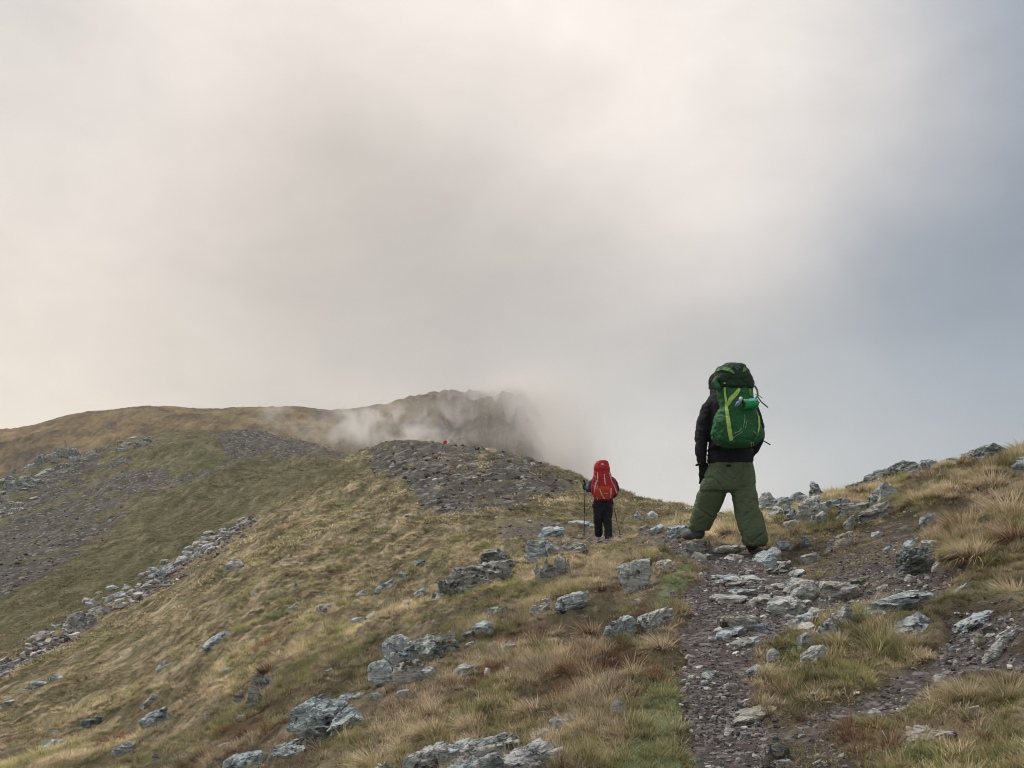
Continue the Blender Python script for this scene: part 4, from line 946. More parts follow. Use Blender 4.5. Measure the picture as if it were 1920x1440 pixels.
# ------------------------------------------------------------------ gravel
def chip(seed):
    P = rock_shape(seed, 1, 8, 'slab'); return mesh_np('chip', P * np.array([0.5, 0.42, 0.16]), ico(1)[1], None)
m_chip, nb, bs = new_mat('gravel_chips', 0.75, 0.3)
ti = nb.n.new('ShaderNodeAttribute'); ti.attribute_type = 'INSTANCER'; ti.attribute_name = 'tint'; tv_ = nb.sep(ti.outputs['Vector'])
cc = nb.ramp(tv_[0], [(0, (0.04, 0.034, 0.035)), (0.45, (0.10, 0.088, 0.092)), (0.7, (0.15, 0.155, 0.17)), (0.86, (0.26, 0.25, 0.24)), (1.0, (0.48, 0.46, 0.43))])
gp = nb.n.new('ShaderNodeNewGeometry')
nb.l.new(nb.vec('SCALE', cc, scale=nb.math('ADD', nb.noise(gp.outputs['Position'], 60, 4, .6), 0.5)), bs.inputs['Base Color'])
CH = [chip(s) for s in (11, 22, 33, 44, 55)]
def gravel(name, n, d0, d1, power, size, ch, thr, u0=-.62, u1=.62):
    X, Y = sample(n, d0, d1, power, u0, u1); M = zones(X, Y)
    g_ = M[:, ch] * np.clip(1.1 + fbm(X * 1.4, Y * 1.4, oct=3, seed=300), 0.25, 1.6)
    g_ = g_ * (1 - 0.55 * (fbm(X / 0.5, Y / 0.9, oct=3, seed=310) > -0.05) * (Y < 12))
    k = (RS.uniform(0, 1, len(X)) < g_ * 1.1) & (M[:, ch] > thr); X, Y, M = X[k], Y[k], M[k]; n = len(X)
    s = size * np.exp(RS.normal(0, 0.5, n)); s = np.minimum(s, size * 3)
    t = np.clip(RS.beta(1.5, 2.0, n) * (0.52 if ch == 2 else 1.0) + 0.18 * (s > size * 1.8), 0, 1)
    rot = np.stack([RS.normal(0.05, .25, n), RS.normal(0, .25, n), RS.uniform(0, 6.28, n)], -1)
    Z = ground_z(X, Y, M) + s * 0.03
    scatter(name, np.stack([X, Y, Z], -1), rot, np.stack([s, s * RS.uniform(.6, 1, n), s * RS.uniform(.7, 1.6, n)], -1), RS.randint(0, 5, n), np.stack([t, t, t], -1), CH, m_chip)
gravel('path_gravel', 90000, 3.0, 12, 0.8, 0.0155, 0, 0.06, 0.05, 0.8)
gravel('far_gravel', 30000, 9.5, 90, 0.8, 0.065, 0, 0.1)
gravel('rib_rubble', 30000, 28, 92, 0.9, 0.20, 0, 0.08, -.62, -.22)
gravel('scree', 27000, 30, 240, 0.9, 0.17, 2, 0.05)
# ------------------------------------------------------------------ single tussocks
def tuss(x0, y0, x1, y1, hue, val, label, blades=420, seed=1, lean=1.0, group=None, cat='grass tussock', name='grass_tussock'):
    xc = (x0 + x1) / 2; X, Dh, z = hit(xc, y1 - 0.15 * (y1 - y0))
    w_ = (x1 - x0) * Dh / F; h_ = (y1 - y0) * Dh / F
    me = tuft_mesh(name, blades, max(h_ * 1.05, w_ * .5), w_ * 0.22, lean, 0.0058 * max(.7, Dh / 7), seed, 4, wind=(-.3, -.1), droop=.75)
    me.materials.append(grass_mat('tussock_blades', (hue, val)))
    Y2 = Dh + w_ * .15; X2 = (xc - CX) / F * Y2
    o = link(name, me, None, (X2, Y2, float(ground_z(np.array([X2]), np.array([Y2]))[0]) - 0.03)); tag(o, label, cat, group); return o
TU_ = [
 (1753,1020,1885,1085,0.60,1.0,'wide shaggy straw tussock hanging over the gravel below the bank'),
 (1860,1078,1935,1136,0.62,1.0,'straw tussock at the right edge below the wide shaggy one'),
 (1766,1275,1850,1350,0.60,0.85,'shaggy brown-tipped tussock overhanging dark soil at the lower right'),
 (1838,1262,1925,1345,0.50,0.8,'tall tussock beside the shaggy brown-tipped one at the lower right edge'),
 (1608,1322,1672,1374,0.30,1.15,'bright yellow-green tussock near the bottom right'),
 (1660,1330,1730,1378,0.38,1.0,'green and straw tussock right of the bright yellow-green one'),
 (1438,1252,1494,1306,0.80,0.6,'rusty green tussock at the lower tip of the turf island'),
 (1548,1175,1592,1228,0.50,0.9,'golden tuft beside the white-topped rock on the turf island'),
 (1800,868,1905,930,0.66,0.9,'bushy tussock in front of the big dark skyline boulder'),
 (1840,918,1935,1000,0.64,1.05,'big pale tussock at the right edge, middle of the bank'),
 (1752,935,1850,1002,0.84,0.85,'reddish tussock in the middle of the bank'),
 (1760,985,1820,1030,0.50,0.95,'olive tussock under the reddish one'),
 (1862,980,1935,1050,0.84,0.8,'reddish brown tussock at the right edge under the big pale one'),
 (1694,915,1735,960,0.55,1.0,'straw clump left of the pale flat ledge'),
 (1640,885,1700,915,0.66,0.8,'straw clump in front of the dark skyline slab stack'),
 (1700,885,1790,912,0.80,0.7,'reddish grass strip below the pale green rock band'),
 (1582,905,1640,935,0.72,0.8,'brown grass clump left of the yellow-lichened knob'),
 (1540,910,1590,932,0.72,0.8,'brown grass clump on the skyline right of the tent-shaped rock'),
 (1052,1205,1135,1272,0.86,0.8,'large rusty red tussock on the slope left of the path'),
 (1080,1150,1130,1200,0.84,0.8,'rusty tussock above the large rusty red one'),
 (1208,1178,1272,1230,0.66,0.85,'brownish tussock beside the path below the pale slab'),
 (1105,1085,1150,1112,0.86,0.75,'small rust-brown tuft left of the tall white-lichened boulder'),
 (1100,1390,1175,1440,0.62,0.9,'straw tussock at the bottom beside the vivid green strip'),
 (1150,1350,1210,1400,0.45,0.8,'olive and brown tussock in the green strip'),
 (850,1320,905,1372,0.62,1.0,'straw tuft above the bottom outcrop, left of centre'),
 (770,1330,850,1385,0.60,1.0,'wide straw tuft left above the bottom outcrop'),
 (660,1385,740,1440,0.60,1.0,'pale straw tuft at the bottom left of the broad outcrop'),
 (960,1290,1040,1340,0.60,1.0,'long-bladed straw tuft in the grass above the splintered white rock'),
 (1232,1125,1262,1155,0.42,1.0,'olive tuft at the path edge by the tan stone'),
 (1250,962,1300,1000,0.64,0.9,'rounded straw mound left of the green-packed hiker\'s leg'),
 (1342,962,1400,1010,0.62,0.9,'straw mound seen between the green-packed hiker\'s legs'),
 (1160,1030,1215,1062,0.68,0.85,'brown tuft just left of the upper path'),
 (1480,1002,1530,1030,0.80,0.7,'russet tuft at the foot of the bank'),
 (1890,828,1930,860,0.68,0.8,'thin brown grass on the skyline at the right edge'),
 (480,1240,520,1275,0.92,0.6,'brown heather on top of the crumbling layered outcrop'),
]
for i, (x0, y0, x1, y1, hu, va, lb) in enumerate(TU_):
    tuss(x0, y0, x1, y1, hu, va, lb, 520 if x1 - x0 > 70 else 300, 500 + i, group=None)
# ------------------------------------------------------------------ people and what they carry
def fabric(name, c, c2=None, rough=0.85, scale=60, sheen=0.0):
    m, nb, b = new_mat(name, rough, 0.25)
    g = nb.n.new('ShaderNodeNewGeometry'); p = g.outputs['Position']
    n1 = nb.noise(p, 7, 5, .6); n2 = nb.noise(p, scale, 3, .6)
    c2 = c2 or tuple(v * 0.65 for v in c)
    nb.l.new(nb.mix(nb.sstep(nb.math('ADD', nb.math('MULTIPLY', n1, .6), nb.math('MULTIPLY', n2, .4)), .38, .62), c2, c), b.inputs['Base Color'])
    nb.l.new(nb.bump(nb.math('ADD', nb.noise(nb.mapping(p, scale=(1, 1, 2.2), rot=(0, .6, 0)), 16, 4, .6), nb.math('MULTIPLY', n2, .15)), 0.6, 0.02), b.inputs['Normal'])
    return m
FB = dict(
 navy=fabric('navy_fleece', (0.013, 0.015, 0.024)), black=fabric('black_cloth', (0.012, 0.012, 0.014)), olive=fabric('olive_trouser_cloth', (0.105, 0.145, 0.088), (0.075, 0.108, 0.064)),
 skin=fabric('skin', (0.42, 0.25, 0.18), (0.38, 0.22, 0.16), .6), green=fabric('green_pack_cloth', (0.022, 0.125, 0.048), (0.014, 0.085, 0.034), .7),
 dkgreen=fabric('dark_green_pack_cloth', (0.014, 0.042, 0.022), (0.010, 0.030, 0.016), .7), lime=fabric('lime_strap', (0.38, 0.60, 0.16), (0.32, 0.52, 0.13)),
 midlime=fabric('mid_green_trim', (0.13, 0.30, 0.09)), pipe=fabric('grey_green_piping', (0.30, 0.42, 0.32)), roll=fabric('bright_green_roll', (0.01, 0.36, 0.10), None, .4), blue=fabric('light_blue_label', (0.15, 0.45, 0.65)),
 clip=fabric('blue_grey_plastic', (0.15, 0.22, 0.33), None, .4), white=fabric('white_plastic', (0.7, 0.72, 0.75), None, .5), red=fabric('red_pack_cloth', (0.42, 0.019, 0.034), (0.30, 0.012, 0.022), .65),
 orange=fabric('orange_red_pack_cloth', (0.45, 0.05, 0.018), (0.34, 0.03, 0.014), .65), pink=fabric('pale_pink_webbing', (0.62, 0.52, 0.48)), bluejk=fabric('blue_jacket_cloth', (0.028, 0.042, 0.10)),
 dktrou=fabric('black_trouser_cloth', (0.016, 0.020, 0.028), (0.011, 0.013, 0.018)), boot=fabric('grey_boot_leather', (0.085, 0.085, 0.10), (0.05, 0.05, 0.06)), dkboot=fabric('dark_boot_leather', (0.02, 0.019, 0.018)), sole=fabric('boot_rubber', (0.03, 0.028, 0.027)),
 hair=fabric('dark_hair', (0.02, 0.015, 0.01)), pole=fabric('pole_metal', (0.025, 0.027, 0.03), None, .4))
for n_ in FB['olive'].node_tree.nodes:
    if n_.type == 'BUMP': n_.inputs['Distance'].default_value = 0.025; n_.inputs['Strength'].default_value = 0.7
def rings_mesh(rings):
    """rings: list of (k,3) arrays, closed with end fans -> (V, quads, tris)"""
    k = len(rings[0]); V = np.concatenate(rings + [rings[0].mean(0)[None], rings[-1].mean(0)[None]]); n = len(rings)
    i = np.arange(k); j = (i + 1) % k
    Q = np.concatenate([np.stack([r * k + i, r * k + j, (r + 1) * k + j, (r + 1) * k + i], -1) for r in range(n - 1)])
    a, b = n * k, n * k + 1
    T = np.concatenate([np.stack([np.full(k, a), j, i], -1), np.stack([np.full(k, b), (n - 1) * k + i, (n - 1) * k + j], -1)])
    return V, Q, T
def limb(pts, k=14, flat=1.0, ref=(0, 1, 0), cap=True):
    P = [np.array(p[0][:] if hasattr(p[0], '__getitem__') else p[0], float) for p in pts]; R = [p[1] for p in pts]
    if cap:
        d0 = P[0] - P[1]; d0 /= np.linalg.norm(d0); d1 = P[-1] - P[-2]; d1 /= np.linalg.norm(d1)
        P = [P[0] + d0 * R[0] * .8, P[0] + d0 * R[0] * .5] + P + [P[-1] + d1 * R[-1] * .5, P[-1] + d1 * R[-1] * .8]; R = [R[0] * .3, R[0] * .8] + R + [R[-1] * .8, R[-1] * .3]
    rings = []; a = np.linspace(0, 2 * np.pi, k, endpoint=False)
    for i in range(len(P)):
        t = P[min(i + 1, len(P) - 1)] - P[max(i - 1, 0)]; t /= np.linalg.norm(t) + 1e-9
        rf = np.array(ref, float); 
        if abs(t @ rf) > .92: rf = np.array([1.0, 0, 0])
        u = np.cross(t, rf); u /= np.linalg.norm(u); v = np.cross(t, u)
        rings.append(P[i] + R[i] * (np.cos(a)[:, None] * u + np.sin(a)[:, None] * v * flat))
    return rings_mesh(rings)
def rows(D, table, depth, ex=2.6, k=28):
    """silhouette table in reference pixels: (row, left, right[, front, back])"""
    rings = []; a = np.linspace(0, 2 * np.pi, k, endpoint=False)
    for q in table:
        y, xl, xr = q[:3]; f, b = q[3:5] if len(q) > 3 else (depth / 2, depth / 2); dd = q[5] if len(q) > 5 else 0
        cx = (xl + xr) / 2; hw = (xr - xl) / 2 * D / F; cy = D + dd
        c, s = np.cos(a), np.sin(a)
        X = np.sign(c) * np.abs(c) ** (2 / ex) * hw; Yv = np.sign(s) * np.abs(s) ** (2 / ex); Yv = np.where(Yv < 0, Yv * f, Yv * b)
        rings.append(np.stack([(cx - CX) / F * D + X, cy + Yv, np.full(k, (CY - y) / F * D)], -1))
    return rings_mesh(rings[::-1])
def ball(c, r, k=14):
    V, T = ico(3); return np.array(c) + V * np.array(r), np.zeros((0, 4), int), T
def blob(name, shapes, voxel, mat, parent, smooth=4, fold=None, seed=1):
    Vs, Qs, Ts, o_ = [], [], [], 0
    for V, Q, T in shapes: Vs.append(V); Qs.append(Q + o_); Ts.append(T + o_); o_ += len(V)
    V = np.concatenate(Vs); org = np.array(parent.matrix_world.translation[:] if parent is not None else (0, 0, 0))
    V = V - org
    me = mesh_np(name, V, [f for f in (np.concatenate(Qs), np.concatenate(Ts)) if len(f)])
    if voxel:
        bm = bmesh.new(); bm.from_mesh(me); bmesh.ops.recalc_face_normals(bm, faces=bm.faces); bm.to_mesh(me); bm.free()
        t = bpy.data.objects.new('t', me); col.objects.link(t)
        r = t.modifiers.new('r', 'REMESH'); r.mode = 'VOXEL'; r.voxel_size = voxel
        if smooth: s = t.modifiers.new('s', 'SMOOTH'); s.factor = 0.5; s.iterations = smooth
        dg = bpy.context.evaluated_depsgraph_get(); me2 = bpy.data.meshes.new_from_object(t.evaluated_get(dg)); bpy.data.objects.remove(t); bpy.data.meshes.remove(me); me = me2; me.name = name
    if fold:
        n = len(me.vertices); co = np.empty(n * 3, np.float32); me.vertices.foreach_get('co', co); co = co.reshape(-1, 3).astype(float)
        no = np.array([v.normal[:] for v in me.vertices])
        fx, fy, fz, am = fold
        f = (1 - np.abs(fbm(co[:, 0] * fx + co[:, 2] * fx * .5, co[:, 1] * fy, co[:, 2] * fz, oct=3, seed=seed))) - 0.75
        g_ = 1 - np.abs(fbm(co[:, 0] * fx * 2.6 - co[:, 2] * fz * 1.2, co[:, 1] * fy * 2, co[:, 2] * fz * 2.2, oct=3, seed=seed + 40)) - 0.75
        co += no * (f * am + g_ * am * 0.45)[:, None]; me.vertices.foreach_set('co', co.astype(np.float32).ravel())
    me.polygons.foreach_set('use_smooth', np.ones(len(me.polygons), bool)); me.materials.clear(); me.materials.append(mat); me.update()
    return link(name, me, parent)
def Wn(px, py, D): return np.array(W(px, py, D))
def part_of(o):
    return BVHTree.FromPolygons([(o.matrix_world @ v.co)[:] for v in o.data.vertices], [p.vertices[:] for p in o.data.polygons])
def ribbon_on(name, tree, pts, mat, parent, thick=0.006, lift=0.003, sub=6):
    """strap lying on a surface; pts = (px, py, width px)"""
    Ls = []; P = []
    for i in range(len(pts) - 1):
        for s in range(sub): t = s / sub; P.append([a * (1 - t) + b * t for a, b in zip(pts[i], pts[i + 1])])
    P.append(list(pts[-1])); lastD = None; V = []
    for i, (x, y, w_) in enumerate(P):
        a = P[max(i - 1, 0)]; b = P[min(i + 1, len(P) - 1)]; dx, dy = b[0] - a[0], b[1] - a[1]; l = math.hypot(dx, dy) or 1
        nx, ny = -dy / l, dx / l; row = []
        for sgn in (-1, 1):
            qx, qy = x + nx * w_ / 2 * sgn, y + ny * w_ / 2 * sgn; d = Vector(((qx - CX) / F, 1, (CY - qy) / F)).normalized()
            h = tree.ray_cast(Vector((0, 0, 0)), d)
            if h[0] is None: h = tree.find_nearest(d * (lastD or 9.2)); loc = h[0]
            else: loc = h[0]; lastD = (loc.length)
            lastD = lastD or loc.length
            row.append(np.array(loc) - np.array(d) * lift); row.append(np.array(loc) - np.array(d) * (lift + thick))
        V += [row[0], row[2], row[3], row[1]]
    V = np.array(V) - np.array(parent.matrix_world.translation[:]); n = len(P)
    Q = []
    for i in range(n - 1):
        for k in range(4): Q.append([i * 4 + k, i * 4 + (k + 1) % 4, i * 4 + 4 + (k + 1) % 4, i * 4 + 4 + k])
    Q += [[0, 3, 2, 1], [n * 4 - 4, n * 4 - 3, n * 4 - 2, n * 4 - 1]]
    return link(name, mesh_np(name, V, np.array(Q), mat, False), parent)
def tube(name, pts, r, mat, parent, k=8):
    V, Q, T = limb([(p, r if not isinstance(r, (list, tuple)) else r[i]) for i, p in enumerate(pts)], k, cap=False)
    V = V - np.array(parent.matrix_world.translation[:]) if parent is not None else V
    return link(name, mesh_np(name, V, [Q, T], mat, True), parent)
def thing(name, label, cat, loc, group=None):
    e = empty(name, loc); tag(e, label, cat, group); bpy.context.view_layer.update(); return e
def hand_shapes(wr, tip, side, thumb_dir, s=1.0, curl=0.35, fwd=(0, 1, 0)):
    """five-fingered hand from the wrist towards tip; side = across the palm"""
    wr = np.array(wr, float); d = np.array(tip, float) - wr; L = np.linalg.norm(d); d /= L
    sd = np.array(side, float); sd -= d * (sd @ d); sd /= np.linalg.norm(sd); nrm = np.cross(d, sd); nrm /= np.linalg.norm(nrm)
    if nrm @ np.array(fwd) < 0: nrm = -nrm
    k = 0.19 * s
    sh = [limb([(wr, .026 * s), (wr + d * .25 * k, .034 * s), (wr + d * .52 * k, .038 * s)], 12, .5, ref=nrm)]
    for i, (o, ln) in enumerate(((-.030, .40), (-.010, .47), (.010, .44), (.029, .34))):
        b = wr + d * .46 * k + sd * o * s * 1.1; p1 = b + d * ln * k * .45; p2 = p1 + (d * math.cos(curl * 1.6) + nrm * math.sin(curl * 1.6)) * ln * k * .35; p3 = p2 + (d * math.cos(curl * 3) + nrm * math.sin(curl * 3)) * ln * k * .25
        sh.append(limb([(b, .0105 * s), (p1, .0098 * s), (p2, .009 * s), (p3, .0078 * s)], 8))
    t0 = wr + d * .16 * k + sd * thumb_dir * .026 * s; t1 = t0 + (sd * thumb_dir * .7 + d * .7 + nrm * .3) * .035 * s; t2 = t1 + (d * .9 + sd * thumb_dir * .15 + nrm * .4) * .035 * s
    sh.append(limb([(t0, .014 * s), (t1, .0115 * s), (t2, .0095 * s)], 8)); return sh
def head_shapes(c, s=1.0, yaw=0.0):
    """head looking along +Y"""
    c = np.array(c, float)
    sh = [ball(c + np.array([0, -.005, .02]) * s, (.076 * s, .095 * s, .10 * s)), ball(c + np.array([0, .03, -.055]) * s, (.058 * s, .062 * s, .065 * s)),
          limb([(c + np.array([0, .090, .02]) * s, .010 * s), (c + np.array([0, .105, -.015]) * s, .015 * s)], 8)]
    for e in (-1, 1): sh.append(ball(c + np.array([e * .078, 0, -.005]) * s, (.012 * s, .022 * s, .032 * s)))
    return sh
def face_parts(c, body, s=1.0):
    c = np.array(c, float)
    for e in (-1, 1): blob('eye', [ball(c + np.array([e * .031, .083, .012]) * s, (.012 * s,) * 3)], 0, FB['white'], body)
    blob('mouth', [ball(c + np.array([0, .088, -.052]) * s, (.024 * s, .008 * s, .006 * s))], 0, FB['skin'], body)
def boot(parent, heel, ang, mat, s=1.0, top=0.17):
    h = np.array(heel, float); d = np.array([math.sin(ang), math.cos(ang), 0.0]); up = np.array([0, 0, 1.0])
    sh = [limb([(h + up * top * s + d * .02, .058 * s), (h + up * .10 * s + d * .015, .055 * s), (h + up * .055 * s + d * .02, .054 * s)], 14),
          limb([(h + up * .058 * s, .050 * s), (h + d * .09 * s + up * .060 * s, .054 * s), (h + d * .17 * s + up * .046 * s, .052 * s), (h + d * .235 * s + up * .038 * s, .040 * s)], 14, .8, ref=(0, 0, 1))]
    b = blob('boot', sh, 0.007, mat, parent, 3)
    blob('sole', [limb([(h + up * .014 * s - d * .01, .050 * s), (h + d * .09 * s + up * .014 * s, .050 * s), (h + d * .17 * s + up * .014 * s, .057 * s), (h + d * .24 * s + up * .018 * s, .040 * s)], 14, .32, ref=(0, 0, 1))], 0, FB['sole'], b)
    return b

# ---- the hiker with the green pack
DG = 9.7
def hiker_green():
    g0 = Wn(1372, 1030, DG)
    t = thing('person', 'hiker in navy fleece and baggy olive trousers striding up the path under a green pack', 'person', Vector(g0))
    hc = Wn(1346, 722, 9.98)
    lh = Wn(1316, 864, 9.70)
    bl = Wn(1311, 1014, 9.98); br = Wn(1412, 1033, 9.62)
    sh = [rows(9.75, [(748, 1352, 1390), (760, 1344, 1398), (790, 1340, 1400), (840, 1342, 1400), (880, 1338, 1404), (905, 1334, 1406)], .2, 2.2)]
    sh += head_shapes(hc); sh.append(limb([(Wn(1364, 760, 9.8), .06), (Wn(1354, 742, 9.9), .055), (hc, .05)]))
    sh.append(limb([(Wn(1346, 764, 9.8), .04), (Wn(1320, 808, 9.76), .038), (Wn(1314, 850, 9.7), .03), (lh, .026)]))
    rh = Wn(1402, 858, 9.95)
    sh.append(limb([(Wn(1398, 757, 9.8), .055), (Wn(1421, 812, 9.78), .042), (Wn(1412, 845, 9.88), .03), (rh, .026)]))
    sh.append(limb([(Wn(1346, 895, 9.75), .09), (Wn(1328, 948, 9.86), .06), (Wn(1319, 990, 10.0), .04), (bl + [0, 0, .08], .036)])); sh.append(limb([(Wn(1394, 895, 9.75), .09), (Wn(1400, 955, 9.68), .06), (Wn(1411, 1005, 9.66), .04), (br + [0, 0, .08], .036)]))
    sh += hand_shapes(lh, lh + [0.035, .01, -.19], (1, .25, .1), 1, .85, .35, fwd=(0, 1, 0)); sh += hand_shapes(rh, rh + [-.13, .08, -.02], (0, .3, 1), 1, 0.9)
    body = blob('body', sh, 0.012, FB['skin'], t, 2)
    face_parts(hc, body)
    # black hood over the head
    blob('hood', [ball(hc + np.array([0, -.012, .01]), (.098, .105, .122)), limb([(hc + np.array([.01, -.03, -.03]), .095), (Wn(1352, 748, 9.86), .11), (Wn(1352, 762, 9.84), .12)])], .012, FB['black'], t, 4, (9, 9, 14, .02), 3)
    jk = [rows(DG, [(736, 1349, 1392, .09, .10, .12), (743, 1334, 1407, .11, .12, .10), (756, 1328, 1413, .13, .13, .08), (785, 1330, 1411, .14, .13, .06), (820, 1331, 1409, .14, .13, .03), (845, 1329, 1410, .145, .13, 0), (860, 1327, 1412, .15, .14, 0), (869, 1327, 1412, .15, .14, 0)], .28, 2.3),
          limb([(Wn(1345, 750, 9.8), .082), (Wn(1331, 768, 9.78), .088), (Wn(1320, 795, 9.76), .074), (Wn(1315.5, 820, 9.74), .066), (Wn(1313.5, 842, 9.70), .058), (Wn(1315, 862, 9.70), .046)]),
          limb([(Wn(1396, 750, 9.8), .082), (Wn(1410, 775, 9.8), .080), (Wn(1420, 800, 9.78), .068), (Wn(1421, 820, 9.76), .064), (Wn(1415, 838, 9.80), .056), (Wn(1405, 852, 9.92), .046)])]
    blob('jacket', jk, .009, FB['navy'], t, 3, (6, 6, 10, .018), 5)
    tr = [rows(DG, [(862, 1331, 1409, .13, .13), (872, 1328, 1412, .15, .14), (886, 1320, 1414, .16, .15), (900, 1315, 1416, .165, .15), (911, 1311, 1418, .15, .14), (919, 1311, 1418, .13, .12), (925, 1322, 1408, .06, .06)], .3, 2.4),
          rows(9.76, [(902, 1318, 1364, .12, .12, -.02), (922, 1309, 1366, .135, .13, 0), (940, 1305.5, 1360, .135, .13, .05), (958, 1302, 1353, .13, .13, .11), (974, 1299.5, 1347, .125, .125, .17), (986, 1298.5, 1343, .12, .12, .21), (993, 1300, 1340, .11, .11, .23), (995, 1302, 1338, .10, .10, .23)], .26, 2.3),
          rows(9.70, [(902, 1370, 1415, .12, .12), (922, 1368, 1419, .135, .13, 0), (942, 1373, 1423, .135, .13, -.01), (962, 1377, 1427, .135, .13, -.03), (982, 1380.5, 1431, .135, .13, -.04), (1000, 1385, 1436, .13, .13, -.05), (1014, 1389, 1437, .125, .125, -.05), (1022, 1393, 1435, .11, .11, -.05), (1025, 1397, 1431, .09, .09, -.05)], .26, 2.3)]
    tro = blob('trousers', tr, .008, FB['olive'], t, 2)
    n = len(tro.data.vertices); co = np.empty(n * 3, np.float32); tro.data.vertices.foreach_get('co', co); co = co.reshape(-1, 3).astype(float)
    no = np.array([v.normal[:] for v in tro.data.vertices]); x_, y_, z_ = co.T
    def crease(v, w_): return np.exp(-(v / w_) ** 2)
    n1 = fbm(x_ * 3.2 + z_ * 1.5, y_ * 3.0, z_ * 5.5 - np.abs(x_ + .02) * 5.0, oct=3, seed=12)
    n2 = fbm(x_ * 2.4 - z_ * 4.0, y_ * 2.5, z_ * 2.6, oct=2, seed=19); n3 = fbm(x_ * 9, y_ * 9, z_ * 15, oct=2, seed=23)
    knee = np.exp(-((z_ - .38) / .13) ** 2) + 0.8 * np.exp(-((z_ - .10) / .10) ** 2) + 0.7 * np.exp(-((z_ - .68) / .12) ** 2)
    dsp = -crease(n1, .09) * (.004 + .015 * knee) - crease(n2, .07) * .004 + n3 * .003 + fbm(x_ * 4, y_ * 4, z_ * 6, oct=2, seed=31) * .010
    co += no * dsp[:, None]; tro.data.vertices.foreach_set('co', co.astype(np.float32).ravel()); tro.data.update()
    blob('waist_clip', [ball(Wn(1366, 873, 9.54), (.028, .01, .012))], 0, FB['dkboot'], t)
    boot(t, bl, -.3, FB['boot'], 1.2, .15); boot(t, br, .15, FB['dkboot'], 1.15)
    gl = hand_shapes(lh, lh + [0.035, .01, -.19], (1, .25, .1), 1, 1.38, .35, fwd=(0, 1, 0)); gl.append(limb([(lh + [0, 0, .045], .046), (lh, .048), (lh - [0, 0, .03], .042)])); gl.append(limb([(lh + [-.02, -.02, -.03], .012), (lh + [-.06, -.03, -.045], .012)]))
    blob('glove', gl, .006, FB['black'], t, 2); blob('glove', hand_shapes(rh, rh + [-.13, .08, -.02], (0, .3, 1), 1, 1.1), .006, FB['black'], t, 2)
    return t
hiker_green()
def pack_green():
    Dp = 9.36
    t = thing('backpack', 'tall green backpack with lime straps and a bright green roll clipped on its back', 'backpack', W(1380, 836, Dp))
    body = blob('pack_body', [rows(Dp, [(719, 1347, 1408, .12, .14), (735, 1345, 1410, .13, .15), (752, 1349, 1414, .14, .15), (766, 1350, 1417, .15, .15), (778, 1342, 1420, .16, .15), (794, 1337, 1424, .17, .15), (812, 1334, 1430, .17, .15), (824, 1337, 1429, .165, .15), (832, 1344, 1420, .15, .14), (838, 1362, 1404, .11, .12)], .3, 2.7)], .010, FB['green'], t, 5, (8, 8, 11, .030), 21)
    lid = blob('lid', [rows(Dp, [(683, 1360, 1391, .08, .11), (687, 1348, 1397, .12, .14), (696, 1342, 1402, .14, .16), (708, 1341, 1408, .155, .17), (718, 1338, 1412, .155, .17), (725, 1339, 1412, .145, .16), (730, 1346, 1409, .12, .15)], .3, 2.8)], .010, FB['dkgreen'], t, 4, (9, 9, 12, .026), 22)
    blob('lid_corner', [limb([(Wn(1345, 711, Dp - .05), .035), (Wn(1340, 718, Dp - .07), .035), (Wn(1347, 727, Dp - .10), .03)])], .008, FB['green'], t, 3)
    bvh = part_of(body); bl = part_of(lid)
    blob('front_pocket', [rows(Dp - .13, [(748, 1374, 1412, .03, .06), (765, 1368, 1416, .045, .06), (790, 1370, 1418, .05, .06), (808, 1376, 1418, .055, .06), (822, 1388, 1412, .045, .06)], .1, 3)], .008, FB['green'], t, 4, (9, 9, 12, .014), 23)
    fp = BVHTree.FromPolygons([(o.matrix_world @ v.co)[:] for o in t.children for v in o.data.vertices], sum(([[i + off for i in p.vertices] for p in o.data.polygons] for o, off in zip(t.children, np.cumsum([0] + [len(o.data.vertices) for o in t.children[:-1]]).tolist())), []))
    ribbon_on('strap', fp, [(1358.5, 717, 3.6), (1359, 735, 3.8), (1361, 750, 4), (1362, 764, 6), (1365, 785, 7.6), (1368, 808, 8), (1371.5, 826, 7)], FB['lime'], t)
    ribbon_on('strap', fp, [(1387, 728, 5), (1381, 737, 8), (1371, 747, 8.5), (1363.5, 760, 6)], FB['lime'], t)
    ribbon_on('buckle', fp, [(1358, 720, 4.6), (1358.5, 726, 4.6)], FB['dkboot'], t, .01)
    ribbon_on('lid_flash', bl, [(1344, 694, 3), (1355, 690.5, 5.5), (1368, 693, 6), (1377, 700, 2.5)], FB['midlime'], t)
    ribbon_on('lid_flash', bl, [(1398, 690, 7), (1396, 693, 6.5), (1393, 697, 2)], FB['midlime'], t)
    ribbon_on('lid_seam', bl, [(1377, 700, .8), (1368, 708, .8), (1361, 716, .8)], FB['black'], t)
    ribbon_on('lid_emblem', bl, [(1378, 689, 1.0), (1383, 692.5, 1.0), (1388, 689, 1.0), (1383, 687.5, .8), (1379, 689, .8)], FB['clip'], t, .003)
    ribbon_on('piping', fp, [(1396, 768, 1.2), (1397, 785, 1.2), (1394, 800, 1.2), (1387, 808, 1.3), (1376, 813, 1.4)], FB['pipe'], t, .006, .009)
    ribbon_on('piping', fp, [(1400, 768, 1.2), (1401, 788, 1.2), (1398, 801, 1.2), (1390, 811, 1.3), (1374, 821, 1.4)], FB['pipe'], t, .006, .009)
    ribbon_on('piping', fp, [(1405, 771, .8), (1406, 790, .8), (1409, 803, .8), (1418, 815, .8)], FB['pipe'], t, .006, .009)
    ribbon_on('piping', fp, [(1408, 803, .7), (1416, 810, .7), (1422, 815, .7), (1415, 824, .7)], FB['pipe'], t, .006, .009)
